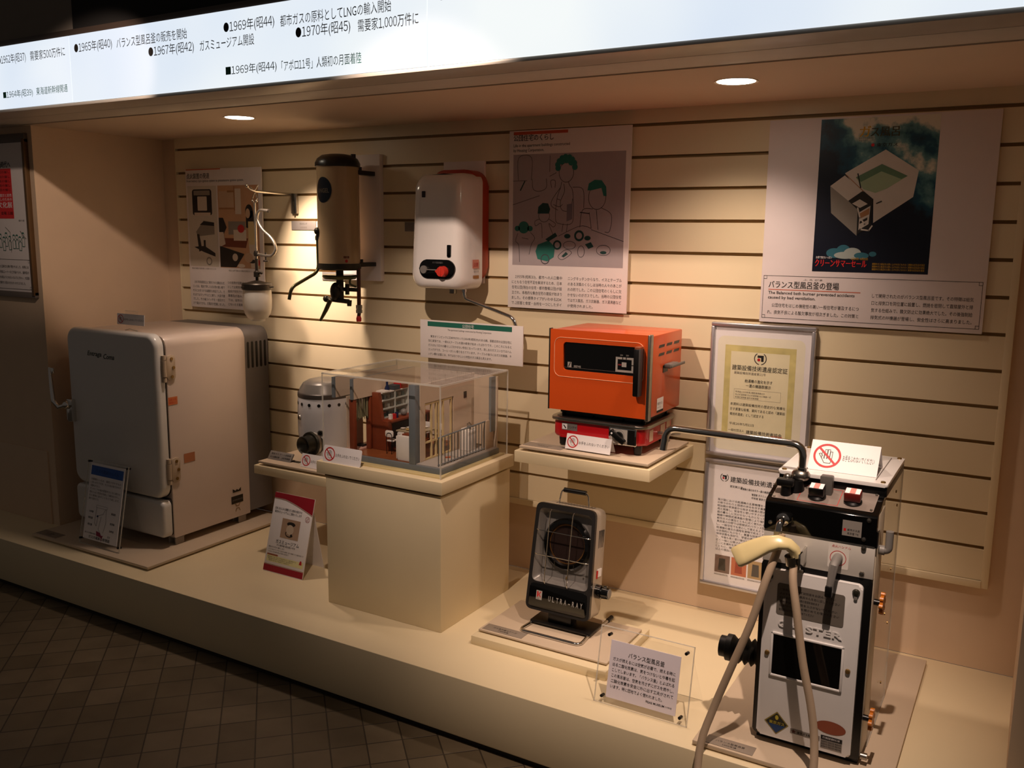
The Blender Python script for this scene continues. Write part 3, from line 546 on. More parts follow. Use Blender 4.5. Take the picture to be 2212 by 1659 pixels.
m = MB(L); m.tube(fillet([(cx+.072, cy, 1.493), (cx+.022, cy, 1.497), (cx+.006, cy, 1.468), (cx+.03, cy, 1.425), (cx+.085, cy, 1.390), (cx+.108, cy, 1.352), (cx+.088, cy, 1.322), (cx+.05, cy, 1.322), (cx, cy, 1.328)], .03, 8), .0058, BRS); m.cyl((cx+.072, cy, 1.493), (cx+.077, cy, 1.4925), .0066, BRD); m.build('curled_pipe', t)
m = MB(L); m.cyl((cx+.05, cy, 1.334), (cx+.05, cy, 1.302), .004, BRD); m.lathe([(0, 0), (.010, .001), (.011, .004), (.010, .007), (0, .008)], (cx+.05, cy, 1.298), BRD); m.build('valve', t)
m = MB(L); m.lathe([(k_[0]*.88, k_[1]) for k_ in [(.0, .024), (.02, .020), (.045, .014), (.062, .012), (.066, .008), (.066, -.012), (.063, -.014), (.058, -.012), (.058, .0), (.0, .002)]], (cx-.003, cy, 1.203), BRD)
for a in (20, 140, 260): m.cyl((cx-.003+.058*cos(R(a)), cy+.058*sin(R(a)), 1.200), (cx-.003+.070*cos(R(a)), cy+.070*sin(R(a)), 1.201), .0025, BRD)
m.build('gallery_ring', t)
GLOBE = clear('frosted_glass', (.93, .91, .88), .05, .5, .12, haze=.42)
m = MB(L); m.lathe([(k_[0]*.88, k_[1]*1.02) for k_ in [(.057, .0), (.062, -.012), (.063, -.045), (.062, -.075), (.056, -.098), (.044, -.113), (.034, -.118), (.0305, -.126), (.027, -.124), (.030, -.116), (.042, -.109), (.053, -.096), (.0595, -.075), (.060, -.045), (.059, -.012), (.055, .0)]], (cx-.003, cy, 1.195), GLOBE); m.build('glass_globe', t)
m = MB(L); m.cyl((cx-.003, cy, 1.19), (cx-.003, cy, 1.12), .010, mat('mantle_white', '#d8cfc0', .8)); m.build('mantle', t)
# ------------------------------------------------------------------ cream cylinder water heater
t = thing('water_heater', 'tall cream cylindrical water heater with a dark dome and oval badge', 'water heater', (-2.277, -.15, 1.275)); L = t.location
cx, cy, r = -2.277, -.15, .0775; CRM = mat('heater_cream', '#bda27c', .26, var=.03, coat=.3)
m = MB(L); m.box(-2.385, -2.184, -.022, 0, 1.232, 1.705, FOAM, .001); m.build('back_panel', t)
m = MB(L); m.lathe([(0, 1.30), (r, 1.30), (r, 1.655), (0, 1.655)], (cx, cy, 0), CRM, n=64); m.build('body', t)
m = MB(L); m.lathe([(r+.001, 1.650), (r+.005, 1.652), (r+.005, 1.664), (r*.96, 1.680), (r*.75, 1.692), (r*.4, 1.697), (0, 1.698)], (cx, cy, 0), BLACK, n=48); m.cyl((cx+.058, cy+.02, 1.668), (cx+.058, cy+.02, 1.697), .009, BLACK); m.build('dome_cap', t)
m = MB(L); m.lathe([(r-.004, 1.301), (r+.003, 1.301), (r+.003, 1.282), (r-.004, 1.276), (0, 1.274)], (cx, cy, 0), DKIRON, n=48); m.build('base_ring', t)
for z in (1.633, 1.296): m = MB(L); m.box(-2.235, -2.205, -.125, -.022, z-.008, z+.008, BLACK, .002); m.cyl((-2.215, -.10, z+.006), (-2.215, -.10, z+.020), .008, BLACK); m.build('bracket', t)
NAVY = mat('badge_navy', '#121a26', .3)
def oncyl(th, z, rr=r+.0008): return (cx+rr*sin(th), cy-rr*cos(th), z)
m = MB(L); n = 30; vs = []; fs = []
th0, ha, hz = R(-3), R(27), .046
for i in range(9):
    k = i/8
    for j in range(n): vs.append(oncyl(th0+ha*k*cos(2*pi*j/n), 1.566+hz*k*sin(2*pi*j/n)))
for i in range(8):
    for j in range(n): fs.append((i*n+j, i*n+(j+1) % n, (i+1)*n+(j+1) % n, (i+1)*n+j))
m.add(vs, fs, NAVY)
vv, ff = glyphs('ANGEL', 1.2); wd = max(p[0] for p in vv)
m.add([oncyl(th0+R(40)*(p[0]/wd-.5), 1.556+p[1]*.022, r+.0016) for p in vv], ff, mat('badge_letter', '#6b6154', .5)); m.build('badge', t)
m = MB(L); m.add([oncyl(R(a), z, r+.0007) for a, z in ((52, 1.321), (68, 1.321), (68, 1.329), (52, 1.329))], [(0, 1, 2, 3)], mat('sticker_brown', '#6b3a1e', .5)); m.add([oncyl(R(60+4*cos(a*pi/6)), 1.311+.006*sin(a*pi/6), r+.0007) for a in range(12)], [tuple(range(12))], INKRED); m.build('sticker', t)
OLIVE = mat('aged_brass', '#5b5a3e', .35, .75, nscale=50, var=.15)
m = MB(L); m.tube(fillet([(-2.330, -.208, 1.395), (-2.330, -.206, 1.270), (-2.345, -.335, 1.216), (-2.348, -.345, 1.172)], .03, 8), .0062, OLIVE, n=14); m.lathe([(0, 0), (.009, 0), (.010, .012), (.006, .02), (0, .022)], (-2.330, -.207, 1.385), DKIRON); m.sph((-2.322, -.215, 1.418), .014, DKIRON); m.cyl((-2.318, -.212, 1.40), (-2.318, -.212, 1.452), .0065, DKIRON, .002); m.build('swivel_spout', t)
m = MB(L); m.cyl((cx, cy, 1.275), (cx, cy, 1.255), .014, DKIRON); m.lathe([(0, .004), (.062, .010), (.066, .004), (.058, -.006), (.02, -.010), (0, -.010)], (cx, cy, 1.248), OLIVE); m.build('burner_tray', t)
m = MB(L); m.cyl((cx, cy, 1.24), (cx, cy, 1.16), .014, DKIRON); m.sph((cx-.012, cy-.01, 1.195), .022, DKIRON, (1, 1, 1.6)); m.cyl((cx-.03, cy-.01, 1.205), (cx+.075, cy+.02, 1.203), .0075, DKIRON); m.cyl((cx+.035, cy, 1.225), (cx+.035, cy, 1.185), .008, DKIRON); m.tube(fillet([(cx+.055, cy, 1.255), (cx+.045, cy, 1.225), (cx+.07, cy+.01, 1.215)], .012), .004, OLIVE); m.cyl((cx-.06, cy-.012, 1.166), (cx+.045, cy-.005, 1.160), .009, DKIRON); m.sph((cx-.058, cy-.012, 1.166), .013, DKIRON); m.cyl((cx+.048, cy-.005, 1.165), (cx+.048, cy-.005, 1.143), .010, DKIRON, .008); m.tube(fillet([(cx+.01, cy-.02, 1.215), (cx+.03, cy-.035, 1.222), (cx+.04, cy-.03, 1.20)], .01), .004, DKIRON); m.build('valve_body', t)
m = MB(L); m.tube([(cx-.028, cy-.022, 1.165), (cx-.05, cy-.024, 1.125), (cx-.078, cy-.026, 1.083)], [.009, .008, .005], OLIVE); m.build('lever', t)
COP = mat('old_copper', '#5c3a30', .4, .7)
m = MB(L); m.cyl((-2.203, -.13, 1.285), (-2.203, -.13, 1.14), .0075, COP); m.lathe([(0, 0), (.012, 0), (.012, .012), (.010, .014), (.012, .018), (.012, .03), (0, .03)], (-2.203, -.13, 1.117), STEEL, n=6); m.cyl((-2.203, -.13, 1.117), (-2.205, -.13, 1.105), .007, COP); m.build('gas_pipe', t)
m = MB(L); m.lathe([(0, 0), (.009, .001), (.010, .012), (.007, .022), (0, .022)], (-2.205, -.13, 1.084), INKRED); m.build('red_cap', t)
# ------------------------------------------------------------------ white box water heater
t = thing('water_heater', 'rounded white wall water heater with a red dial on a black oval panel', 'water heater', (-1.805, -.11, 1.222)); L = t.location
m = MB(L); m.box(-1.90, -1.727, -.012, 0, 1.240, 1.668, FOAM, .001); m.build('back_panel', t)
ORB = mat('back_case_red', '#b23c22', .4, var=.04)
m = MB(L); m.prism(rrect(-1.905, -1.708, 1.245, 1.634, .055, 8), -.085, -.012, 'y', ORB, .006, 3); m.build('back_case', t)
# front shell, bulging towards the room
bm = bmesh.new(); secs = [(-.070, 0, .034), (-.150, .0, .036), (-.180, .004, .040), (-.196, .012, .043), (-.204, .024, .045), (-.207, .042, .045)]
rings = []
for yy_, ins, rr_ in secs:
    pts = rrect(-1.917+ins, -1.697-ins, 1.224+ins*.8, 1.619-ins*.9, rr_, 8); out = []
    for (px, pz) in pts:
        k = max(0, (pz-1.42)/.20); out.append(bm.verts.new((px+(-1.807-px)*.10*k, yy_+.022*k*k, pz)))
    rings.append(out)
for a, b in zip(rings[:-1], rings[1:]):
    for i in range(len(a)): bm.faces.new((a[i], a[(i+1) % len(a)], b[(i+1) % len(a)], b[i]))
bm.faces.new(rings[-1]); bm.faces.new(rings[0][::-1]); bmesh.ops.recalc_face_normals(bm, faces=bm.faces)
m = MB(L); m.bm(bm, WENAM); m.build('front_cover', t, ang=60)
m = MB(L); m.prism([(-1.876, 1.606), (-1.84, 1.613), (-1.79, 1.6165), (-1.755, 1.613), (-1.742, 1.602), (-1.76, 1.606), (-1.80, 1.6085), (-1.845, 1.608)], -.166, -.10, 'y', BLACK, .001); m.build('flue_slot', t)
m = MB(L); m.prism(rrect(-1.866, -1.719, 1.262, 1.327, .032, 8), -.2105, -.200, 'y', BLACKG, .002); m.text('ガス湯沸器 5', -1.810, 1.314, .007, ALU, w=.044, al='F', y=-.2109); m.build('control_panel', t)
m = MB(L); m.cyl((-1.844, -.2105, 1.292), (-1.844, -.217, 1.292), .0135, GREYP); m.box(-1.856, -1.776, -.2175, -.2105, 1.2905, 1.2935, GREYP); m.build('ignition_knob', t)
REDK = mat('dial_red', '#d23a2e', .35)
m = MB(L); m.cyl((-1.763, -.2105, 1.287), (-1.763, -.231, 1.287), .019, REDK, .0165); m.prism([(-1.790, 1.288), (-1.770, 1.270), (-1.770, 1.305)], -.227, -.2105, 'y', REDK, .002); m.box(-1.7660, -1.760, -.235, -.229, 1.272, 1.302, REDK, .002); m.build('dial', t)
m = MB(L); m.prism(rrect(-1.751, -1.736, 1.336, 1.377, .003), -.2090, -.200, 'y', BLACKG, .0005); m.build('flame_window', t)
m = MB(L); m.prism(rrect(-1.862, -1.848, 1.536, 1.557, .002), -.198, -.18, 'y', mat('badge_dark_brown', '#2a1512', .3)); m.build('badge', t)
m = side(L, -1.6965, -.133, 0); m.rect(.0, .040, 1.297, 1.327, mat('sticker_pink', '#d98a76', .5), -.0006); m.text('注意', .005, 1.304, .016, INKRED, y=-.001); m.build('sticker', t, False)
m = side(L, -1.6965, -.133, 0); m.rect(.003, .040, 1.262, 1.273, mat('sticker_ochre', '#a8733c', .5), -.0006); m.text('都市ガス用', .008, 1.283, .009, INKG, y=-.0008, w=.03); m.build('gas_label', t, False)
m = MB(L); m.tube(fillet([(-1.762, -.085, 1.230), (-1.762, -.085, 1.190), (-1.562, -.085, 1.133), (-1.547, -.085, 1.10), (-1.547, -.085, 1.07)], .03, 8), .0062, CHROME, n=14); m.cyl((-1.762, -.085, 1.236), (-1.762, -.085, 1.212), .009, CHROME); m.build('swivel_spout', t)
m = MB(L); m.box(-1.815, -1.795, -.10, -.08, 1.205, 1.232, STEEL, .001); m.build('pipe_joint', t)
# ------------------------------------------------------------------ refrigerator on its low board
BOARD = mat('display_board', '#c7b49c', .5, var=.04, nscale=10)
PLATE = mat('grey_plate', '#8b7f72', .45)
def low_board(label, x0, x1, y0, y1, z0, z1, plate=None, m_=None, foot=0.0, txt='展示品'):
    t = thing('display_board', label, 'display board', ((x0+x1)/2, (y0+y1)/2, z0)); L = t.location
    m = MB(L); m.box(x0, x1, y0, y1, z0+foot, z1, m_ or BOARD, .0012)
    if foot: m.box(x0+.02, x1-.02, y0+.02, y1-.02, z0, z0+foot, BOARD)
    m.build('board', t)
    if plate:
        a, b, c, d = plate; m = MB(L); m.box(a, b, c, d, z1, z1+.0012, PLATE, .0003); m.build('name_plate', t)
        m = MB(L, Matrix.Translation(((a+b)/2, (c+d)/2, z1+.0015)) @ Matrix.Rotation(R(-90), 4, 'X'))
        m.text(txt, 0, -.002, .009, INK, al='C', w=(b-a)*.7); m.text('1955年頃', 0, -.013, .008, INK, al='C', w=(b-a)*.4); m.build('lettering', t, False)
    return t
low_board('thin beige board lying under the white refrigerator', -3.40, -2.70, -.735, -.035, PT, .211, (-3.395, -3.268, -.722, -.678), None, .006, 'ガス冷蔵庫')
FR = mat('fridge_white', '#d4c3b6', .30, var=.05, nscale=5, coat=.25)
FRD = mat('fridge_door_white', '#dbd9d5', .28, var=.02, nscale=5, coat=.3)
t = thing('refrigerator', 'small white vintage refrigerator with rounded door and side hinges', 'refrigerator', (-3.065, -.33, .211)); L = t.location
def topround(x0, x1, z0, z1, r): 
    return [(x0, z0), (x1, z0)] + [(x1-r+r*cos(R(a)), z1-r+r*sin(R(a))) for a in range(0, 91, 11)] + [(x0+r+r*cos(R(a)), z1-r+r*sin(R(a))) for a in range(90, 181, 11)]
m = MB(L); m.prism(topround(-3.332, -2.800, .242, 1.026, .042), -.530, -.142, 'y', FR, .004); m.build('cabinet', t)
m = MB(L); m.prism(topround(-3.330, -2.802, .250, 1.022, .042), -.1415, -.012, 'y', mat('fridge_grey', '#6f6a68', .45), .003); m.build('back_housing', t)
m = MB(L)
for i in range(5): y0 = -.129+i*.0235; m.prism(rrect(y0, y0+.0115, .855, .965, .0055), -2.8035, -2.8012, 'x', BLACK)
m.build('vent_slots', t)
m = MB(L); m.prism(rrect(-3.322, -2.806, .40, 1.022, .045), -.545, -.528, 'y', mat('gasket', '#2c2622', .8)); m.prism(rrect(-3.322, -2.806, .252, .398, .012), -.545, -.528, 'y', mat('gasket', '#2c2622', .8)); m.build('gasket', t)
m = MB(L); m.pillow(-3.328, -2.796, .404, 1.034, .050, [(-.543, 0)]+[(-.562-.018*sin(R(a)), .018*(1-cos(R(a)))) for a in range(0, 91, 15)], FRD); m.build('door', t, ang=50)
m = MB(L); m.pillow(-3.328, -2.796, .252, .396, .022, [(-.543, 0)]+[(-.568-.012*sin(R(a)), .012*(1-cos(R(a)))) for a in range(0, 91, 18)], FRD); m.build('lower_panel', t)
m = MB(L); m.text('Entraga', -3.195, .930, .026, mat('script_green', '#23301f', .4), w=.085, al='F', y=-.5808, bold=.6, shear=.3); m.text('Coma', -3.100, .923, .028, mat('script_green', '#23301f', .4), w=.066, al='F', y=-.5808, bold=.6, shear=.3); m.build('badge', t, False)
m = MB(L); m.prism(rrect(-3.326, -3.292, .655, .745, .006), -.598, -.578, 'y', CHROME, .004); m.sph((-3.318, -.602, .722), .017, CHROME); m.tube([(-3.318, -.606, .722), (-3.345, -.618, .712), (-3.372, -.622, .735), (-3.380, -.620, .78), (-3.392, -.615, .85), (-3.398, -.612, .868)], [.009, .009, .009, .008, .0065, .005], CHROME); m.box(-3.400, -3.372, -.615, -.609, .845, .868, CHROME, .002); m.build('latch_handle', t)
HC = mat('hinge_cream', '#b9a68f', .4)
for zc in (.905, .510):
    m = MB(L); m.cyl((-2.792, -.548, zc-.030), (-2.792, -.548, zc+.030), .010, HC); m.cyl((-2.792, -.548, zc-.050), (-2.792, -.548, zc-.033), .0085, HC); m.cyl((-2.792, -.548, zc+.033), (-2.792, -.548, zc+.050), .0085, HC)
    m.prism(rrect(-.532, -.494, zc-.048, zc+.048, .014), -2.8005, -2.794, 'x', HC, .0015)
    for dz, dy in ((.034, .004), (0, .012), (-.034, .004)): m.cyl((-2.7945, -.515+dy, zc+dz), (-2.7915, -.515+dy, zc+dz), .0062, RUST, n=12)
    m.build('hinge', t)
m = side(L, -2.7995, 0, 0); OST = mat('sticker_orange', '#c9703e', .5); y = -.0006
m.rect(-.531, -.488, .763, .793, OST, y); m.text('注意 火気', -.527, .780, .008, INKRED, w=.034, al='F', y=y-.0003); m.text('取扱い', -.527, .769, .007, INKRED, w=.030, al='F', y=y-.0003)
m.build('sticker', t, False); m = side(L, -2.7995, 0, 0)
m.rect(-.471, -.419, .527, .563, mat('sticker_faded', '#b0704c', .5), y); m.build('sticker', t, False); m = side(L, -2.7995, 0, 0)
m.poly([(-.236, .366), (-.222, .356), (-.214, .362), (-.206, .356), (-.192, .366), (-.192, .350), (-.236, .350)], DKIRON, y); m.rect(-.245, -.182, .302, .334, DKIRON, y); m.text('GAS REFRIGERATOR', -.241, .314, .008, SILVERP, w=.055, al='F', y=y-.0003)
m.ribbon([(-.224, .300), (-.218, .290), (-.206, .290), (-.200, .300)], .003, RUST, y); m.ribbon([(-.224, .268), (-.218, .280), (-.206, .280), (-.200, .268)], .003, RUST, y)
m.build('maker_plate', t, False)
for x, y0 in ((-2.83, -.500), (-2.83, -.180), (-3.30, -.500), (-3.30, -.180)):
    m = MB(L); m.box(x-.022, x+.022, y0-.022, y0+.022, .236, .243, GREYP); m.box(x-.020, x-.014, y0-.02, y0+.02, .211, .24, mat('foot_pale', '#a79c90', .5)); m.box(x+.014, x+.020, y0-.02, y0+.02, .211, .24, mat('foot_pale', '#a79c90', .5)); m.cyl((x, y0, .211), (x, y0, .24), .008, BLACK); m.build('foot', t)
t.location.z += .0006   # the feet stand on the board
# ------------------------------------------------------------------ small do-not-touch cards
def no_touch(m, w, h, y):
    r = h*.40; cx = r*1.25; cz = h*.5
    m.ring(cx, cz, r*.84, r, INKRED, y-.0002)
    for k, (dx, top) in enumerate(((-.30, .28), (-.10, .50), (.10, .52), (.28, .36))): m.ribbon([(cx+dx*r-r*.08, cz-.25*r), (cx+dx*r-r*.08, cz+top*r), (cx+dx*r+r*.08, cz+top*r), (cx+dx*r+r*.08, cz-.25*r)], r*.045, INKG, y)
    m.ribbon([(cx-.38*r, cz-.22*r), (cx-.60*r, cz+.12*r), (cx-.45*r, cz+.16*r), (cx-.32*r, cz-.05*r)], r*.05, INKG, y); m.ribbon([(cx-.38*r, cz-.22*r), (cx-.15*r, cz-.60*r), (cx+.28*r, cz-.60*r), (cx+.36*r, cz-.2*r)], r*.05, INKG, y)
    m.ribbon([(cx-.62*r, cz+.62*r), (cx+.62*r, cz-.62*r)], r*.16, INKRED, y-.0003)
    x0 = cx+r*1.12; m.text('お手をふれないでください', x0, cz-h*.10, h*.22, mat('soft_black_ink', '#453d39', .6), w=w-x0-h*.12, al='F', y=y)
def card(label, x, y, z, w, h, lean, rz=0, round_=0, stand=False, back=True):
    t = thing('notice_card', label, 'notice card', (x, y, z), (0, 0, R(rz)), 'do not touch cards')
    T = Matrix.Rotation(R(-lean), 4, 'X')
    m = MB(None, T); m.prism(rrect(0, w, 0, h, round_ or .0008), 0, .0014, 'y', PAPER); m.build('card', t)
    m = MB(None, T); no_touch(m, w, h, -.0004); m.build('print', t, False)
    if back:
        d = h*sin(R(lean)); hh = h*cos(R(lean)); m = MB(); m.add([(0.0006, d+.001, hh-.001), (w-.0006, d+.001, hh-.001), (w-.0006, 2*d+.012, 0), (0.0006, 2*d+.012, 0), (0.0006, d+.0022, hh-.001), (w-.0006, d+.0022, hh-.001), (w-.0006, 2*d+.0132, 0), (0.0006, 2*d+.0132, 0)], [(0, 1, 2, 3), (7, 6, 5, 4), (0, 3, 7, 4), (1, 5, 6, 2), (0, 4, 5, 1), (3, 2, 6, 7)], PAPER); m.build('back_leaf', t)
    if stand:
        m = MB(); m.box(w*.22, w*.82, -.006, .012, -stand, -stand+.003, ACR); m.box(w*.30, w*.78, .002, .004, -stand, h*1.28, ACR); m.box(w*.30, w*.78, .002, .004, h*1.28, h*1.30, EDGE); m.tube([(w*.3, 0, -stand+.004), (w*.5, -.004, -stand+.010), (w*.75, 0, -stand+.004)], .002, EDGE); m.build('clear_stand', t)
    return t
card('do not touch card in a clear stand on top of the white refrigerator', -3.106, -.505, 1.052, .160, .042, 4, 0, 0, .025, False)
card('do not touch card with rounded corners leaning on the acrylic case', -1.974, -.6000, .678, .158, .055, 12, 0, .006, False, False)
card('do not touch card leaning before the red gas stove', -1.222, -.340, .768, .153, .047, 16, -2)
card('do not touch card on the top of the bath heater', -.450, -.572, .8655, .157, .080, 38, 1)
card('do not touch card mostly hidden behind the plinth, on the low wall shelf', -2.312, -.350, .558, .153, .050, 16)
# ------------------------------------------------------------------ acrylic sign in front of the refrigerator
def easel(name, label, cat, loc, w, h, lean, foot):
    t = thing(name, label, cat, loc); T = Matrix.Rotation(R(-lean), 4, 'X')
    m = MB(None, T); m.box(0, w, 0, .003, 0, h, ACR); m.build('front_sheet', t)
    m = MB(None, T)
    for a, b, c, d in ((0, .0022, 0, h), (w-.0022, w, 0, h), (0, w, h-.002, h), (0, w, 0, .002)): m.box(a, b, -.0004, .0034, c, d, EDGE)
    m.build('sheet_edge', t)
    d0 = h*.93*sin(R(lean)); z0 = h*.93*cos(R(lean)); m = MB(); m.add([(.01, d0+.006, z0), (w-.01, d0+.006, z0), (w-.01, d0+foot, 0), (.01, d0+foot, 0), (.01, d0+.009, z0), (w-.01, d0+.009, z0), (w-.01, d0+foot+.003, 0), (.01, d0+foot+.003, 0)], [(0, 1, 2, 3), (7, 6, 5, 4), (0, 3, 7, 4), (1, 5, 6, 2), (0, 4, 5, 1), (3, 2, 6, 7)], ACR); m.build('back_sheet', t)
    return t, T
def pegs(t, T, pts, r=.0042, L_=.012):
    for x, z in pts: m = MB(None, T); m.cyl((x, -.004, z), (x, L_, z), r, BLACK, n=16); m.build('peg', t)
t, T = easel('acrylic_sign_stand', 'clear sign stand with a blue headed sheet before the refrigerator door', 'sign stand', (-3.150, -.700, .211), .240, .327, 11.5, .06)
pegs(t, T, [(.006, .320), (.234, .320), (.006, .020), (.234, .020)])
m = MB(None, T); m.box(.024, .226, -.0035, -.001, .024, .317, PAPER); m.build('sheet', t)
m = MB(None, T); y = -.0039; m.rect(.030, .220, .272, .308, INKBL, y); m.text('ガス冷蔵庫のしくみ', .055, .283, .016, mat('blue_dark_ink', '#17407f', .5), w=.14, al='F', y=y-.0002)
for i, tx in enumerate(['　冷蔵庫といえば、電気で冷やすもの', 'と思いがちですが、ガスの炎の熱で冷やす', '冷蔵庫もありました。', 'アンモニアの液が蒸発するときに周りの', '熱をうばう性質を利用して庫内を冷やし、', 'また液体に戻すことをくり返します。', '静かで長持ちです。']):
    m.text(tx.strip('　'), .034, .252-i*.0125, .0095, INKG, w=.18 if i not in (2, 6) else .06, al='F', y=y)
m.frame(.085, .150, .150, .160, .0008, INKG, y); m.ribbon([(.088, .150), (.084, .09), (.096, .08), (.100, .12), (.13, .13), (.14, .15)], .0014, INKG, y); m.ribbon([(.12, .12), (.11, .07), (.125, .055)], .0014, INKG, y); m.ribbon([(.145, .15), (.150, .10), (.140, .06)], .0014, INKG, y)
m.poly(ell(.098, .118, .005, .004), mat('print_navy', '#23305a', .5), y-.0002); m.poly([(.100, .062), (.122, .058), (.132, .048), (.142, .050), (.136, .036), (.126, .042), (.102, .044)], mat('print_magenta', '#8c2348', .5), y-.0002); m.ribbon([(.133, .045), (.134, .028)], .003, mat('print_magenta', '#8c2348', .5), y-.0002)
for tx, x, z in (('冷却器', .044, .128), ('吸収器', .044, .104), ('発生器', .044, .078), ('凝縮器', .175, .136), ('蒸発器', .175, .098), ('加熱部', .175, .070), ('ガス', .168, .046)): m.text(tx, x, z, .009, INK, y=y, bold=.4)
m.text('図 ガス冷蔵庫の構造', .034, .046, .007, INKG, y=y, w=.1); m.text('ガス冷蔵庫の原理図', .058, .030, .013, INK, w=.125, al='F', y=y, bold=.8); m.build('print', t, False)
# ------------------------------------------------------------------ museum leaflet sign
t = thing('leaflet_sign', 'white and crimson sign board leaning beside the plinth', 'sign board', (-2.361, -.505, PT)); T = Matrix.Rotation(R(-15.5), 4, 'X'); W, H = .191, .288
m = MB(None, T); m.box(0, W, 0, .004, 0, H, PAPER, .0005); m.build('panel', t)
m = MB(); hh = H*.97*cos(R(15.5)); d = H*.97*sin(R(15.5)); m.add([(.02, d+.005, hh), (W-.02, d+.005, hh), (W-.02, d+.06, 0), (.02, d+.06, 0), (.02, d+.008, hh), (W-.02, d+.008, hh), (W-.02, d+.063, 0), (.02, d+.063, 0)], [(0, 1, 2, 3), (7, 6, 5, 4), (0, 3, 7, 4), (1, 5, 6, 2), (0, 4, 5, 1), (3, 2, 6, 7)], PAPER); m.build('back_prop', t)
CRIM = mat('print_crimson', '#9c1426', .5); m = MB(None, T); y = -.0004
m.poly([(0, H), (0, .268)] + [(W*k/14, .268-.035*max(0, (k/14-.25))**1.3*1.6) for k in range(3, 15)] + [(W, H)], CRIM, y)
m.ribbon([(0, .266)] + [(W*k/14, .2655-.035*max(0, (k/14-.25))**1.3*1.6) for k in range(3, 15)], .002, SEPIA, y-.0002)
m.rect(0, W, .003, .026, CRIM, y); m.ribbon([(0, .028), (W, .028)], .0015, SEPIA, y-.0002)
m.text('日本 まれにみる貴重なガス燈具を展示する', .012, .228, .010, INK, w=.13, al='F', y=y, bold=.4); m.text('東京のミュージアムにご案内いたします', .012, .216, .010, INK, w=.13, al='F', y=y, bold=.4)
m.rect(.055, .142, .130, .200, mat('photo_beige', '#b3957c', .6), y); m.poly(ell(.100, .183, .020, .008), dk, y-.0003); m.poly(ell(.098, .163, .018, .018), mat('photo_cream', '#cdb9a2', .6), y-.0004); m.ribbon(ell(.098, .148, .018, .010, 12, 150, 330), .003, dk, y-.0006); m.poly(ell(.108, .144, .005, .005), dk, y-.0006)
m.text('ガスミュージアム', .040, .108, .016, INK, w=.112, al='F', y=y, bold=.3); m.text('ガス資料館 東京都小平市', .046, .098, .008, INKG, w=.09, al='F', y=y, bold=.5)
m.text('明治のガス灯から暮らしまで', .010, .088, .007, INK, w=.075, al='F', y=y)
for i in range(2): m.text('ガスのあかりと文化の歴史を実際に見て体験できる展示館です', .010, .079-i*.008, .006, INKG, w=.17-.07*i, al='F', y=y)
m.rect(.008, .185, .038, .060, mat('print_pale_yellow', '#e6dfa6', .6), y); m.rect(.008, .060, .060, .066, mat('print_tan_bar', '#9c5a3c', .6), y)
for i in range(3): m.text('開館時間 午前十時より午後五時まで 入館は無料です', .012+.004*i, .053-i*.006, .0048, INKG, w=.14-.02*i, al='F', y=y-.0002)
m.ring(.172, .212, .009, .0105, CRIM, y); m.text('入館', .166, .213, .006, CRIM, y=y); m.text('無料', .166, .206, .006, CRIM, y=y); m.poly([(.165, .050), (.168, .062), (.172, .065), (.176, .062), (.178, .050)], INKRED, y-.0003); m.build('print', t, False)
# ------------------------------------------------------------------ wall shelves
def shelf(label, x0, x1, y0, z0, z1, boardlabel, bx0, bx1, by0, by1, plate, txt):
    t = thing('wall_shelf', label, 'shelf', ((x0+x1)/2, y0/2, z0), group='cream shelves on the slat wall'); L = t.location
    m = MB(L); m.box(x0, x1, y0, 0, z0, z1-.004, CREAM, .0015); m.build('shelf_board', t)
    for x in (x0+.06, x1-.06): m = MB(L); m.prism([(0, z0), (0, z0-.05), (-.02, z0-.05), (y0*.7, z0-.008), (y0*.7, z0)], x-.006, x+.006, 'x', CREAM, .001); m.build('bracket', t)
    low_board(boardlabel, bx0, bx1, by0, by1, z1-.004, z1+.012, plate, None, .008, txt)
shelf('cream wall shelf under the old rice cooker, left of the plinth', -2.520, -2.070, -.380, .508, .545, 'beige board under the old rice cooker', -2.505, -2.075, -.372, -.03, None, '')
shelf('cream wall shelf under the orange oven', -1.380, -.928, -.378, .712, .752, 'beige board under the red gas stove', -1.366, -.936, -.372, -.025, (-1.362, -1.228, -.358, -.312), 'ガスオーブン')
t = thing('name_plaque', 'tilted grey name plaque on the low shelf before the rice cooker', 'label', (-2.500, -.330, .557)); T = Matrix.Rotation(R(-35), 4, 'X')
m = MB(None, T); m.box(0, .118, 0, .006, 0, .036, SILVERP, .0008); m.build('plate', t)
m = MB(); m.box(.004, .150, .012, .030, 0, .002, BLACK); m.box(.0, .118, .004, .026, 0, .004, BLACK); m.build('base', t)
m = MB(None, T); m.text('東京ガス オート炊飯器', .010, .022, .008, INK, w=.1, al='F', y=-.0004); m.text('ガス自動炊飯', .010, .009, .008, INK, y=-.0004, bold=.4); m.text('1957年製造', .068, .009, .008, INK, y=-.0004, bold=.4); m.build('lettering', t, False)
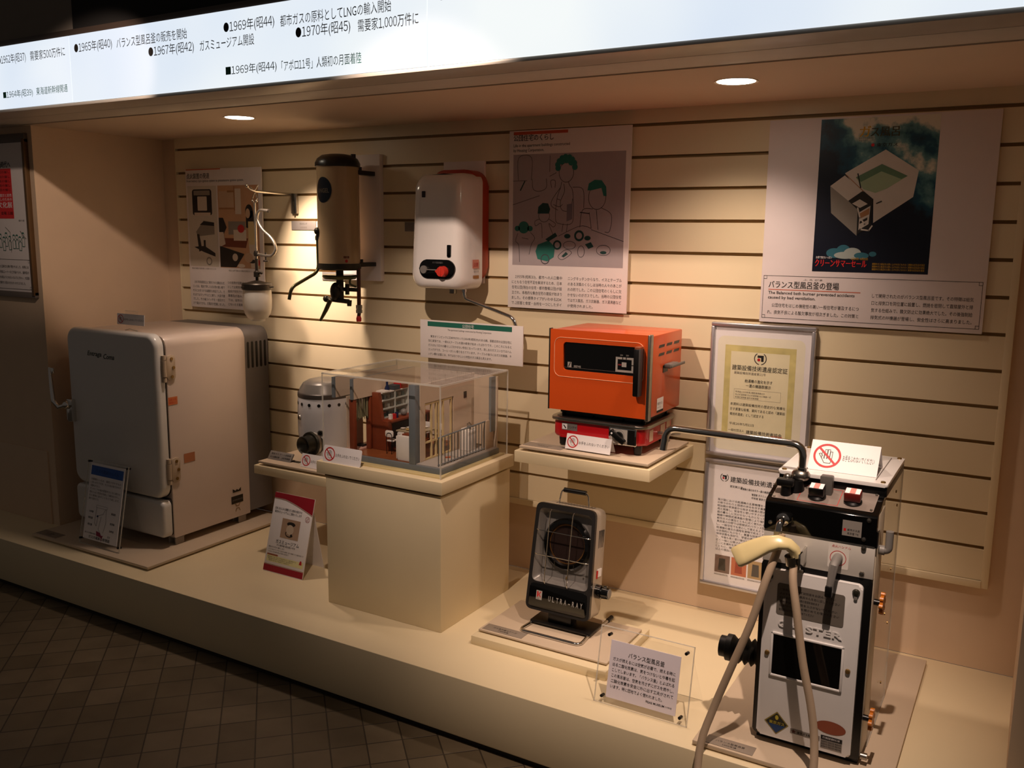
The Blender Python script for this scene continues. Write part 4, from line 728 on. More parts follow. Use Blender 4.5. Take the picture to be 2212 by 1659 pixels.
# ------------------------------------------------------------------ enamel rice cooker
cx, cy = -2.335, -.185
t = thing('rice_cooker', 'pale enamel gas rice cooker with a grey domed lid behind the acrylic case', 'rice cooker', (cx, cy, .557)); L = t.location
ENG = mat('cooker_enamel', '#d6d6d9', .22, var=.03, coat=.4); LIDG = mat('cooker_lid_grey', '#8d8882', .35, .25)
m = MB(L); m.lathe([(0, .558), (.080, .558), (.088, .57), (.094, .60), (.101, .66), (.1015, .74), (.0995, .795), (.097, .80), (0, .80)], (cx, cy, 0), ENG, n=64); m.build('body', t)
m = MB(L); m.lathe([(.0995, .798), (.1005, .802), (.1000, .814), (.097, .817)], (cx, cy, 0), mat('cooker_rim', '#5d5753', .4, .3), n=64); m.lathe([(.097, .815), (.090, .832), (.080, .848), (.0795, .849), (.060, .860), (.03, .867), (0, .869)], (cx, cy, 0), LIDG, n=64); m.build('lid', t)
def oncook(a, z, rr, m, mt, r): 
    d = Vector((sin(R(a)), -cos(R(a)), 0)); p = Vector((cx, cy, z))+d*r; m.cyl(p-d*.004, p+d*.0015, rr, mt, n=18)
m = MB(L)
for a in range(-80, 100, 22): oncook(a, .776, .0062, m, BLACK, .1000)
m.build('vent_holes', t)
for a, z in ((-25, .722), (32, .672)):
    m = MB(L); d = Vector((sin(R(a)), -cos(R(a)), 0)); p = Vector((cx, cy, z))+d*.101; m.lathe([(.007, .004), (.011, .004), (.012, 0), (.007, 0)], p, STEEL, d, 24); m.cyl(p-d*.002, p+d*.002, .0075, BLACK); m.build('ring_port', t)
d = Vector((-.05, -1, 0)).normalized(); p = Vector((cx+.016, cy-.085, .630)); m = MB(L)
m.lathe([(.047, -.01), (.047, .014), (.043, .018), (.034, .018), (.030, .032), (.034, .052), (.031, .054), (.022, .042), (.0, .034)], p, DKIRON, d, 36); m.lathe([(.047, .0), (.050, .004), (.047, .012)], p, STEEL, d, 36); m.build('burner_funnel', t)
m = MB(L); m.tube([p+d*.035+Vector((0, 0, -.03)), p+d*.035+Vector((.01, 0, -.045)), p+d*.03+Vector((.02, 0, -.066))], .010, BLACK); m.build('gas_inlet', t)
# ------------------------------------------------------------------ plinth
t = thing('display_plinth', 'cream box plinth with a lipped top carrying the model room', 'plinth', (-1.745, -.39, PT)); L = t.location
m = MB(L); m.box(-1.963, -1.507, -.598, -.186, PT, .628, CREAM, .0015); m.build('body', t)
m = MB(L); m.box(-1.975, -1.517, -.588, -.196, .628, .640, mat('gap_shade_brown', '#6c573c', .7)); m.build('shadow_gap', t)  # inset neck coloured dark, the shadow under the lid put into its colour
m = MB(L); m.box(-1.995, -1.497, -.606, -.178, .638, .678, CREAM, .0015); m.build('top', t)
# ------------------------------------------------------------------ acrylic case
t = thing('acrylic_case', 'clear acrylic box cover over the model room', 'display case', (-1.7515, -.385, .678)); L = t.location
x0, x1, y0, y1, z0, z1 = -1.984, -1.519, -.581, -.188, .678, .967; e = .003
m = MB(L); m.box(x0, x1, y0, y0+e, z0, z1-e, ACR); m.build('front_wall', t); m = MB(L); m.box(x0, x1, y1-e, y1, z0, z1-e, ACR); m.build('back_wall', t)
m = MB(L); m.box(x0, x0+e, y0+e, y1-e, z0, z1-e, ACR); m.build('side_wall', t); m = MB(L); m.box(x1-e, x1, y0+e, y1-e, z0, z1-e, ACR); m.build('side_wall', t)
m = MB(L); m.box(x0, x1, y0, y1, z1-e, z1, ACR); m.build('top_sheet', t)
m = MB(L); q = .0018
for x in (x0, x1):
    for y in (y0, y1): m.box(x-q, x+q, y-q, y+q, z0, z1, EDGE)
    m.box(x-q, x+q, y0, y1, z1-.0045, z1+.0006, EDGE)
for y in (y0, y1): m.box(x0, x1, y-q, y+q, z1-.0045, z1+.0006, EDGE)
m.build('edge_seams', t)
# ------------------------------------------------------------------ miniature apartment model
t = thing('model_room', 'miniature model of an apartment kitchen with a railed balcony', 'scale model', (-1.745, -.385, .678)); L = t.location
BG = mat('model_bluegrey', '#6f767a', .6); MWALL = mat('model_wall', '#cbb7a0', .7); MWOOD = mat('model_red_wood', '#7d3a20', .4, var=.15, nscale=70); MFLOOR = mat('model_floor', '#8a4f2c', .35, var=.15, nscale=60); MW = mat('model_white', '#e6e0d8', .35); MDK = mat('model_dark', '#221a18', .5); MCRM = mat('model_frame_cream', '#d9c28e', .5); MGL = clear('model_glass', (.9, .93, .93), .06, .4, .05)
m = MB(L); m.box(-1.972, -1.540, -.545, -.205, .678, .700, BG, .0008); m.box(-1.985+.004, -1.524, -.574, -.196, .678, .682, mat('model_sand', '#d6c38c', .6)); m.build('base', t)
m = MB(L); m.box(-1.970, -1.644, -.535, -.21, .700, .7015, MFLOOR); m.build('wood_floor', t)
m = MB(L); m.box(-1.972, -1.647, -.212, -.205, .700, .948, MWALL); m.build('rear_wall', t)
m = MB(L); m.box(-1.664, -1.640, -.545, -.520, .700, .952, BG, .0008); m.build('corner_pillar', t)
m = MB(L); m.box(-1.647, -1.638, -.52, -.205, .888, .950, MWALL); m.box(-1.647, -1.638, -.52, -.495, .700, .888, MWALL); m.box(-1.647, -1.638, -.335, -.205, .700, .888, MWALL); m.build('window_wall', t)
m = MB(L)
for y in (-.493, -.455, -.43, -.415, -.39, -.345): m.box(-1.645, -1.640, y-.003, y+.003, .703, .886, MCRM)
for z in (.706, .760, .883): m.box(-1.6445, -1.6405, -.495, -.34, z-.003, z+.003, MCRM)
m.build('sliding_window', t)
m = MB(L); m.box(-1.6378, -1.6368, -.275, -.258, .872, .894, MDK); m.build('vent_hole', t)
m = MB(L); m.box(-1.6375, -1.545, -.212, -.206, .700, .945, MWALL); m.box(-1.56, -1.551, -.24, -.207, .76, .945, BG); m.build('balcony_rear_wall', t)
m = MB(L); m.box(-1.640, -1.542, -.540, -.212, .700, .703, mat('model_concrete', '#a9a29a', .7)); m.build('balcony_floor', t)
m = MB(L); m.box(-1.568, -1.556, -.265, -.215, .70, .800, MWALL, .0006); m.build('parapet', t)
m = MB(L); m.tube([(-1.560, -.535, .794), (-1.560, -.262, .799)], .0026, BG, 8); m.tube([(-1.560, -.535, .708), (-1.560, -.262, .708)], .0022, BG, 8)
for i in range(16): y = -.533+i*.0178; m.cyl((-1.560, y, .703), (-1.560, y, .795), .0014, mat('model_rail', '#4b5052', .5), n=6)
m.build('railing', t)
m = MB(L); m.box(-1.628, -1.592, -.315, -.265, .703, .772, MW, .003); m.box(-1.626, -1.594, -.31, -.27, .772, .777, MW, .002); m.build('washing_machine', t)
m = MB(L); m.tube([(-1.61, -.285, .775), (-1.612, -.29, .79), (-1.606, -.29, .795), (-1.602, -.283, .785)], .003, STEEL, 8); m.cyl((-1.60, -.30, .777), (-1.60, -.30, .788), .007, GREYP); m.build('tap', t)
m = MB(L); m.tube(ell(-1.602, -.425, .008, .004, 10) and [(-1.606, -.43, .705), (-1.600, -.425, .705), (-1.594, -.418, .705)], .003, mat('model_sandal', '#b5542c', .6), 6); m.build('sandal', t)
# lintels and door on the left
m = MB(L); m.box(-1.972, -1.962, -.550, -.21, .882, .950, BG); m.box(-1.9617, -1.9612, -.543, -.21, .882, .950, MWALL); m.build('lintel', t)
m = MB(L); m.box(-1.895, -1.886, -.550, -.21, .882, .950, BG); m.box(-1.8857, -1.8852, -.543, -.21, .882, .950, MWALL); m.build('lintel', t)
for y in (-.536, -.452): m = MB(L); m.box(-1.905, -1.887, y-.008, y+.008, .702, .882, MWOOD, .001); m.build('door_post', t)
m = MB(L); m.box(-1.955, -1.951, -.50, -.42, .702, .88, MWALL); m.box(-1.95, -1.905, -.50, -.43, .7015, .705, mat('model_mat', '#c79c8c', .8)); m.box(-1.945, -1.92, -.46, -.44, .705, .712, MDK); m.build('entrance', t)
m = MB(L); random.seed(5)
for i in range(26):
    y = -.526+i*.0025; zz = .812+.004*sin(i*1.7)+random.uniform(-.003, .003); m.cyl((-1.893+random.uniform(-.002, .002), y, .880), (-1.893, y, zz), .0011, (mat('bead_olive', '#55543a', .5), mat('bead_dark', '#23231c', .5), mat('bead_cream', '#b5ac86', .5))[i % 3], n=5)
o = m.build('bead_curtain', t); o['kind'] = 'stuff'
# cupboard along the left wall facing the table
m = MB(L); m.prism([(-1.885, .702), (-1.82, .702), (-1.82, .80), (-1.845, .80), (-1.858, .893), (-1.885, .893)], -.452, -.438, 'y', MWOOD, .0008); m.build('cupboard_side', t)
m = MB(L); m.box(-1.885, -1.82, -.438, -.225, .702, .796, MWOOD); m.box(-1.887, -1.812, -.438, -.22, .796, .803, MWOOD, .0008); m.box(-1.8195, -1.818, -.43, -.235, .71, .79, MDK); m.build('counter', t)
m = MB(L); m.box(-1.884, -1.880, -.438, -.295, .803, .893, MWALL)
for z in (.803, .833, .862, .889): m.box(-1.884, -1.853, -.438, -.295, z, z+.003, MW)
m.box(-1.884, -1.850, -.298, -.293, .803, .893, MW); m.box(-1.856, -1.852, -.37, -.366, .803, .893, MW); m.build('shelf_rack', t)
m = MB(L); random.seed(11)
for z in (.836, .865, .806):
    for i in range(7): y = -.428+i*.020; h = random.uniform(.010, .018); m.cyl((-1.868, y, z), (-1.868, y, z+h), .006, random.choice((mat('model_grey_ware', '#6f7472', .4), mat('model_tan_ware', '#8d7a68', .4), mat('model_teal_ware', '#4e6b66', .4), MW)), n=10)
m.build('crockery', t)
m = MB(L); m.box(-1.852, -1.851, -.435, -.298, .806, .889, MGL); m.build('glass_door', t)
m = MB(L); m.lathe([(0, 0), (.008, .001), (.009, .008), (.004, .018), (.004, .030), (0, .030)], (-1.866, -.395, .893), mat('model_navy', '#172447', .3), n=16); m.build('blue_vase', t)
m = MB(L); m.box(-1.88, -1.85, -.375, -.345, .893, .908, mat('model_slate', '#3a4146', .5)); m.box(-1.88, -1.855, -.342, -.332, .893, .911, INKRED); m.box(-1.88, -1.85, -.328, -.300, .893, .906, MWOOD); m.box(-1.88, -1.845, -.436, -.405, .893, .897, MW); m.build('cupboard_top_items', t)
m = MB(L); m.box(-1.838, -1.828, -.425, -.415, .803, .820, MW); m.box(-1.838, -1.825, -.411, -.399, .803, .819, INKRED); m.cyl((-1.832, -.388, .803), (-1.832, -.388, .822), .006, mat('model_navy', '#172447', .3), n=12); m.sph((-1.835, -.345, .815), .012, GREYP, n=12); m.build('counter_items', t)
m = MB(L); m.box(-1.87, -1.84, -.285, -.273, .815, .86, INKRED); m.sph((-1.845, -.290, .838), .011, MW, n=12); m.box(-1.86, -1.825, -.290, -.272, .803, .812, INKRED); m.build('rice_cabinet', t)
# table, chairs, small refrigerator
m = MB(L); m.box(-1.800, -1.705, -.435, -.335, .768, .773, mat('model_table', '#a79a80', .3), .001)
for x in (-1.795, -1.71):
    for y in (-.43, -.34): m.cyl((x, y, .7015), (x, y, .768), .002, BLACK, n=8)
m.build('table', t)
m = MB(L)
for i, (x, y) in enumerate(((-1.785, -.415), (-1.775, -.395), (-1.76, -.42), (-1.745, -.40), (-1.735, -.42), (-1.72, -.41), (-1.765, -.36), (-1.735, -.355))): m.lathe([(0, .0), (.005, .001), (.009, .005), (.008, .005), (0, .003)], (x, y, .773), (MW, mat('model_egg', '#d8b46c', .4))[i % 3 == 2], n=12)
m.build('tableware', t)
def chair(x, y, rz):
    T = Matrix.Translation((x, y, .7015)) @ Matrix.Rotation(R(rz), 4, 'Z'); m = MB(L, T)
    m.box(-.014, .014, -.014, .014, .040, .045, MW, .0018); m.prism(rrect(-.015, .015, .056, .078, .005), -.017, -.0135, 'y', MW, .0012)
    m.tube(fillet([(-.009, -.018, 0), (-.011, -.0165, .040), (-.009, -.0175, .070), (.009, -.0175, .070), (.011, -.0165, .040), (.009, -.018, 0)], .01), .0012, BLACK, 6)
    for s_ in (-1, 1): m.cyl((s_*.011, .012, .04), (s_*.012, .015, 0), .0011, BLACK, n=6)
    m.build('chair', t)
chair(-1.795, -.462, 5); chair(-1.745, -.462, -3); chair(-1.725, -.310, 178); chair(-1.776, -.310, 182)
m = MB(L); m.box(-1.722, -1.672, -.530, -.490, .7015, .782, MW, .003); m.box(-1.728, -1.7235, -.5285, -.491, .705, .780, MW, .002); m.build('white_refrigerator', t)
m = MB(L); m.box(-1.71, -1.68, -.52, -.495, .782, .787, MWOOD, .001); m.build('tray', t)
def ringprism(m, outer, inner, y0, y1, mt, y1i=None):
    n = len(outer); y1i = y1 if y1i is None else y1i
    vs = [(p[0], y0, p[1]) for p in outer]+[(p[0], y0, p[1]) for p in inner]+[(p[0], y1, p[1]) for p in outer]+[(p[0], y1i, p[1]) for p in inner]
    fs = []
    for i in range(n):
        j = (i+1) % n; fs += [(i, j, n+j, n+i), (2*n+j, 2*n+i, 3*n+i, 3*n+j), (j, i, 2*n+i, 2*n+j), (n+i, n+j, 3*n+j, 3*n+i)]
    m.add(vs, fs, mt)
def rpoly(pts, r, n=5):
    P = [Vector((p[0], p[1], 0)) for p in pts]; out = []; k = len(P)
    for i in range(k):
        a, b, c = P[i-1], P[i], P[(i+1) % k]; p1 = b+(a-b).normalized()*r; p2 = b+(c-b).normalized()*r
        for j in range(n+1): t_ = j/n; q = (1-t_)**2*p1+2*t_*(1-t_)*b+t_*t_*p2; out.append((q.x, q.y))
    return out
# ------------------------------------------------------------------ orange oven
ORG = mat('oven_orange', '#d9541a', .34, var=.03, nscale=5, coat=.25)
t = thing('tabletop_oven', 'bright orange tabletop gas oven with a dark window and black handle', 'oven', (-1.132, -.17, .868)); L = t.location
m = MB(L); m.box(-1.298, -.966, -.288, -.045, .882, 1.127, ORG, .004); m.box(-1.27, -.99, -.28, -.05, .868, .882, BLACK); m.build('body', t)
m = MB(L); out = rrect(-1.300, -.974, .879, 1.129, .004, 3); inn = rrect(-1.262, -.995, .999, 1.097, .016, 3)
ringprism(m, out, inn, -.304, -.289, ORG)
inn2 = rrect(-1.253, -1.003, 1.0045, 1.0915, .010, 3); ringprism(m, inn, inn2, -.3038, -.297, ORG, -.297)
m.build('door', t)
m = MB(L); o1 = rrect(-1.283, -.988, .984, 1.105, .022, 6); P = [(p[0], -.3045, p[1]) for p in o1]; m.tube(P+[P[0]], .0011, mat('oven_line_pale', '#e8a37c', .35), 6, False); m.build('trim_line', t)
m = MB(L); m.prism(rrect(-1.254, -1.002, 1.0035, 1.0925, .010, 5), -.2975, -.290, 'y', BLACKG); w_ = m.build('window', t)
m = MB(L); y = -.2979; LG = mat('print_light_grey', '#a8a29b', .5)
m.rect(-1.252, -1.004, 1.0125, 1.0132, INKG, y); m.rect(-1.240, -1.227, 1.0135, 1.030, LG, y); m.poly([(-1.2385, 1.0145), (-1.2355, 1.0145), (-1.229, 1.029), (-1.232, 1.029)], INK, y-.0002); m.text('SEIYE', -1.219, 1.0145, .009, LG, w=.024, al='F', y=y, bold=1)
m.frame(-1.080, -1.022, 1.013, 1.058, .0065, LG, y); m.rect(-1.0475, -1.0445, 1.05, 1.059, INK, y-.0002); m.rect(-1.059, -1.056, 1.05, 1.059, INK, y-.0002); m.rect(-1.029, -1.021, 1.034, 1.037, INK, y-.0002); m.rect(-1.060, -1.045, 1.029, 1.043, LG, y); m.rect(-1.072, -1.061, 1.033, 1.037, mat('needle_red', '#7c1f22', .5), y)
for tx, x, z in (('200', -1.066, 1.062), ('250', -1.047, 1.062), ('300', -1.019, 1.052), ('350', -1.019, 1.033)): m.text(tx, x, z, .006, LG, y=y)
m.build('thermometer', w_)
m = MB(L); m.box(-1.012, -.990, -.328, -.306, .948, 1.090, BLACK, .004); m.box(-1.009, -.9895, -.327, -.300, 1.086, 1.096, mat('handle_end', '#8c4a2c', .4), .002); m.box(-.994, -.9885, -.330, -.310, .950, 1.090, mat('handle_grey', '#4a4543', .35), .001); m.build('handle', t)
m = MB(L); m.box(-.975, -.965, -.312, -.288, .874, 1.131, STEEL, .003); m.build('edge_trim', t); m = MB(L); m.box(-1.303, -1.298, -.305, -.287, .878, 1.131, DKIRON, .001); m.build('edge_trim', t)
m = MB(L)
for r_ in range(2):
    for k in range(3): y0 = -.245+k*.063; z0 = 1.062+.025*(1-r_)+.003*0; m.prism([(y0, z0), (y0+.045, z0), (y0+.050, z0+.008), (y0+.006, z0+.008)], -.9662, -.9652, 'x', BLACK)
m.build('vent_slots', t)
m = MB(L); m.box(-.966, -.945, -.195, -.125, 1.020, 1.034, GREYP, .003); m.box(-.9665, -.9645, -.205, -.165, 1.008, 1.030, BLACK); m.box(-.948, -.942, -.19, -.075, 1.022, 1.031, GREYP, .002); m.build('side_latch', t)
m = side(L, -.9654, 0, 0); m.rect(-.245, -.192, .895, .934, PAPER, -.0004); m.rect(-.245, -.192, .890, .897, INK, -.0007); m.text('東京ガス', -.240, .913, .010, INKG, y=-.0007); m.text('オーブン', -.240, .902, .008, INKG, y=-.0007); m.build('rating_label', t, False)
# ------------------------------------------------------------------ red gas stove under it
RED = mat('stove_red', '#c0141c', .3, var=.03, coat=.3)
t = thing('gas_stove', 'low red table gas stove with a chrome rim under the orange oven', 'gas stove', (-1.13, -.18, .768)); L = t.location
m = MB(L); m.prism(rrect(-1.284, -.978, -.312, -.055, .030, 8), .795, .850, 'z', RED, .010, 3); m.build('body', t)
m = MB(L); m.prism(rrect(-1.292, -.968, -.320, -.048, .034, 8), .848, .858, 'z', STEEL, .003, 2); m.build('rim', t)
m = MB(L); m.prism(rrect(-1.278, -.982, -.306, -.062, .026, 6), .8582, .8590, 'z', BLACK); m.build('top_plate', t)
m = MB(L)
for x in (-1.26, -1.16, -1.06, -1.0): m.box(x-.004, x+.004, -.27, -.08, .859, .8675, BLACK)
m.box(-1.27, -.99, -.27, -.262, .859, .8675, BLACK); m.box(-1.27, -.99, -.09, -.082, .859, .8675, BLACK); m.build('trivet', t)
for x, y0 in ((-1.255, -.285), (-1.005, -.285), (-1.255, -.08), (-1.005, -.08)): m = MB(L); m.cyl((x, y0, .768), (x, y0, .798), .012, BLACK, .014); m.build('foot', t)
m = MB(L); m.prism(rrect(-1.086, -.997, .795, .849, .005), -.319, -.310, 'y', CHROME, .002); m.rect(-1.081, -1.026, .800, .844, mat('dial_plate', '#b7b1aa', .4), -.3194); m.rect(-1.024, -1.002, .800, .844, BLACK, -.3194); m.ring(-1.054, .824, .018, .0188, INKG, -.3197); m.text('切', -1.078, .835, .007, INK, y=-.3197); m.text('止', -1.078, .804, .007, INK, y=-.3197); m.build('control_plate', t)
m = MB(L, Matrix.Translation((-1.052, -.320, .823)) @ Matrix.Rotation(R(35), 4, 'Y')); m.cyl((0, 0, 0), (0, -.008, 0), .014, BLACK); m.box(-.028, .028, -.020, -.006, -.0085, .0085, BLACK, .003); m.cyl((-.019, -.0195, 0), (-.019, -.021, 0), .003, PAPER, n=12); m.build('dial', t)
m = MB(L); m.rect(-1.248, -1.195, .819, .841, mat('badge_silver', '#8f8a84', .4, .4), -.3126); m.rect(-1.2465, -1.2295, .8215, .8385, PAPER, -.3129); m.poly([(-1.2435, .8345), (-1.239, .8345), (-1.2325, .826), (-1.235, .823)], INK, -.3132); m.text('リンナイ', -1.227, .826, .009, INK, w=.030, al='F', y=-.3129, bold=.5); m.build('badge', t)
for a, b, c, d in ((-.265, -.235, .803, .838), (-.175, -.135, .815, .840), (-.125, -.095, .812, .843)): m = side(L, -.9776, 0, 0); m.rect(a, b, c, d, mat('sticker_cream', '#d9b9a0', .5), -.0006); m.build('sticker', t, False)
m = MB(L); m.tube(fillet([(-.980, -.19, .818), (-.94, -.19, .818), (-.925, -.15, .815)], .02), .0055, STEEL); m.build('gas_inlet', t)
# ------------------------------------------------------------------ boards for the radiant heater
low_board('cream slab board lying on the platform under the radiant heater', -1.388, -.945, -.610, -.285, PT, .222, None, CREAM)
low_board('thin beige board with a grey plate, right under the radiant heater', -1.382, -.957, -.578, -.318, .222, .232, (-1.374, -1.237, -.570, -.530), None, .004, 'ガス赤外線ストーブ')
# ------------------------------------------------------------------ radiant heater
t = thing('radiant_heater', 'silver and black portable radiant gas heater with a round burner', 'heater', (-1.172, -.43, .232)); L = t.location
T = Matrix.Translation((-1.173, -.436, .280)) @ Matrix.Rotation(R(-9), 4, 'X')
def HB(): return MB(L, T)
SIL = mat('heater_silver', '#b5aa9b', .34, .35, nscale=80, var=.06); BEZ = mat('heater_bezel', '#3c3a39', .28, .6)
H = .330
o0 = rpoly([(-.108, 0), (.108, 0), (.099, H), (-.099, H)], .022); o1 = rpoly([(-.103, .006), (.103, .006), (.0945, H-.006), (-.0945, H-.006)], .02)
m = HB(); m.prism(rpoly([(-.106, .002), (.106, .002), (.097, H-.002), (-.097, H-.002)], .02), -.006, .046, 'y', SIL, .006, 3); ringprism(m, [(p[0]*.995, p[1]) for p in o0], o1, -.026, -.006, SIL); m.build('casing', t)
m = HB(); i1 = rpoly([(-.095, .088), (.095, .088), (.088, H-.016), (-.088, H-.016)], .018); ringprism(m, o0, rpoly([(-.095, .088), (.095, .088), (.088, H-.016), (-.088, H-.016)], .018), -.036, -.024, BEZ); m.build('bezel', t)
m = HB(); m.prism(rpoly([(-.098, .010), (.098, .010), (.0955, .082), (-.0955, .082)], .012), -.0385, -.030, 'y', BLACKG, .001); [m.text(c_, -.026+k_*.0133, .036, .022, mat('letter_silver', '#c9c5bf', .3, .5), al='C', w=.0072, y=-.0389, bold=1) for k_, c_ in enumerate('ULTRA-RAY')]
m.rect(-.072, -.052, .034, .062, mat('logo_silver', '#a9a39c', .4), -.0389); m.rect(-.069, -.0645, .042, .059, INKRED, -.0392); m.poly([(-.0645, .050), (-.058, .059), (-.055, .059), (-.0605, .0505), (-.055, .042), (-.058, .042)], INKRED, -.0392); m.text('KG', -.068, .036, .005, INK, y=-.0392); m.build('front_plate', t)
REF = mat('reflector', '#8f8a85', .28, .45); m = HB(); back = rpoly([(-.078, .104), (.080, .104), (.076, H-.030), (-.074, H-.030)], .012)
n = len(i1); m.add([(p[0], -.034, p[1]) for p in i1]+[(p[0], -.0070, p[1]) for p in back], [(k, (k+1) % n, n+(k+1) % n, n+k) for k in range(n)], REF); m.poly(back, REF, -.0068)
for x, z in ((-.066, .12), (-.062, .285), (.066, .12), (.062, .285)): m.cyl((x, -.0068, z), (x, -.010, z), .002, STEEL, n=10)
m.cyl((.012, -.010, .110), (.012, -.014, .110), .005, RUST, n=3); m.build('reflector', t)
bc = (.004, .212); m = HB(); m.lathe([(.079, 0), (.079, .010), (.074, .016), (.064, .018), (.060, .010), (.060, .004)], (bc[0], -.007, bc[1]), BLACKG, (0, -1, 0), 48); m.build('burner_ring', t)
m = HB(); m.cyl((bc[0], -.007, bc[1]), (bc[0], -.012, bc[1]), .060, mat('burner_mesh', '#2a1c18', .45, .4, nscale=400, var=.5), n=48); m.ring(bc[0], bc[1], .057, .0595, mat('burner_copper', '#a5743f', .3, .8), -.0125); m.build('burner_disc', t)
m = HB(); GW = .0016
for z in (.172, .246): m.tube(fillet([(-.090, -.037, z), (-.082, -.043, z), (.082, -.043, z), (.090, -.037, z)], .008), GW, CHROME, 8)
for x in (-.046, .030): m.tube(fillet([(x, -.034, H-.016), (x, -.045, H-.022), (x, -.045, .092), (x, -.036, .084)], .008), GW, CHROME, 8)
m.build('wire_guard', t)
m = HB(); 
for i in range(13): x = -.055+i*.010; m.box(x-.002, x+.002, -.004, .034, H-.0022, H-.0015, BLACK)
m.build('top_vents', t)
m = HB()
for i in range(4): y0 = .004+i*.010; m.box(.0985, .1003, y0-.0018, y0+.0018, .215, .268, BLACK)
m.build('side_vents', t)
m = HB(); m.tube(fillet([(-.052, .018, H-.005), (-.044, .018, H+.040), (.044, .018, H+.040), (.052, .018, H-.005)], .012), .0028, CHROME, 10); m.cyl((-.037, .018, H+.040), (.037, .018, H+.040), .0075, BLACK, n=16); m.build('carry_handle', t)
m = HB(); m.box(.1025, .1045, .004, .032, .128, .152, PAPER); m.box(.1027, .1047, .000, .008, .124, .148, INKRED); m.build('sticker', t)
m = HB(); m.cyl((.104, .008, .086), (.122, .008, .086), .021, BLACKG); m.cyl((.122, .008, .086), (.126, .008, .086), .013, BLACK); m.cyl((.126, .008, .086), (.146, .008, .086), .018, BLACKG, .017); m.cyl((.146, .008, .086), (.1475, .008, .086), .014, GREYP); m.box(.128, .138, .005, .011, .103, .108, STEEL); m.build('knob', t)
m = MB(L); m.box(-1.215, -1.135, -.447, -.405, .243, .292, BLACK, .004); m.build('neck', t)
m = MB(L); m.box(-1.268, -1.062, -.463, -.378, .238, .247, BLACK, .003); m.build('base_plate', t)
m = MB(L); m.tube(fillet([(-1.262, -.315, .238), (-1.262, -.46, .2375), (-1.270, -.525, .2365), (-1.066, -.525, .2365), (-1.072, -.46, .2375), (-1.066, -.315, .238)], .022, 8), .0048, CHROME, 12)
for x in (-1.262, -1.066): m.cyl((x, -.330, .2385), (x, -.300, .2385), .0068, BLACK, n=14)
m.build('stand_loop', t)
# ------------------------------------------------------------------ acrylic caption for the bath heater
t, T = easel('acrylic_sign_stand', 'clear sign stand with a pale lilac caption sheet, platform edge before the bath heater', 'sign stand', (-.928, -.722, PT), .258, .204, 11, .115)
pegs(t, T, [(.026, .183), (.238, .183), (.022, .020), (.238, .020)])
m = MB(None, T); m.cyl((.238, .003, .020), (.238, .075, .002), .0045, ACR); m.cyl((.022, .003, .020), (.022, .075, .002), .0045, ACR); m.build('spacer_rod', t)
m = MB(None, T); m.box(.034, .226, -.0030, -.0012, .021, .172, mat('paper_lilac', '#e4dbe4', .6, var=.02)); m.build('sheet', t)
m = MB(None, T); y = -.0034; m.text('バランス型風呂釜', .085, .137, .0145, INK, w=.100, al='F', y=y, bold=.8)
m.lines(['ガスが燃えるには空気が必要で、燃える時に', '出る二酸化炭素は、気をつけないと中毒を起', 'こしてしまいます。「バランス釜」とよばれる', 'この風呂釜は、空気を汚さずにガスを燃やし、', '二酸化炭素を安全に外に出す工夫がされて'], .044, .121, .0145, .010, INK, .172, y, .3); m.text('います。特に団地でよく使われました。', .044, .121-5*.0145, .010, INK, w=.144, al='F', y=y, bold=.3)
m.text('GAS MUSEUM', .149, .035, .0078, INK, w=.046, al='F', y=y, bold=.8); m.text('がす資料館', .197, .0355, .005, INK, w=.018, al='F', y=y); m.text('東', .144, .036, .0065, INKG, y=y); m.build('print', t, False)
# ------------------------------------------------------------------ bath heater
low_board('wide beige board lying on the platform under the bath heater', -.632, -.190, -.790, -.030, PT, .2095, (-.605, -.488, -.783, -.745), None, .004, 'バランス型風呂釜')
t = thing('bath_heater', 'tall white and black bath heater with a hand shower and top faucet', 'bath heater', (-.390, -.52, .2095)); L = t.location
PAN = mat('bath_panel_white', '#e2dfdd', .25, var=.03, coat=.3); STRIP = mat('bath_strip_white', '#d5cfc6', .3, .2, var=.06, nscale=14); RIMC = mat('bath_side_cream', '#c9bda8', .4)
m = MB(L); m.box(-.514, -.264, -.690, -.600, .2300, .812, RIMC, .003); m.box(-.505, -.27, -.685, -.60, .2095, .2300, BLACK); m.build('casing', t)
m = MB(L); m.prism(rrect(-.513, -.266, .2250, .664, .010), -.699, -.688, 'y', BLACK, .002); m.build('black_surround', t)
m = MB(L); m.prism(rrect(-.500, -.283, .231, .650, .010), -.712, -.697, 'y', PAN, .005, 3)
m.box(-.478, -.312, -.716, -.711, .387, .393, PAN, .002); m.box(-.478, -.312, -.716, -.711, .492, .498, PAN, .002); m.box(-.478, -.472, -.716, -.711, .387, .498, PAN, .002); m.box(-.318, -.312, -.716, -.711, .387, .498, PAN, .002); m.build('front_panel', t)
m = MB(L); m.prism(rrect(-.472, -.318, .393, .492, .004), -.7135, -.712, 'y', BLACKG); m.build('window', t)
m = MB(L); m.prism(rrect(-.470, -.319, .543, .620, .006), -.7128, -.711, 'y', mat('bath_plate_grey', '#6b645c', .4)); y = -.7132
for i, (tx, w_) in enumerate((('ご使用の前に必ず説明書をお読みください', .125), ('点火するときは器具せんを右に回してください', .135), ('点火を確認してから浴槽の循環を始めます', .09), ('使用中は給排気筒をふさがないでください', .13), ('シャワーは湯温を確かめてお使いください', .135), ('使用後は必ず元せんを閉めてください', .08))): m.text(tx, -.464, .603-i*.0098, .0065, INK, w=w_, al='F', y=y)
m.build('instruction_plate', t)
m = MB(L); vv = glyphs('GASTER', .5)
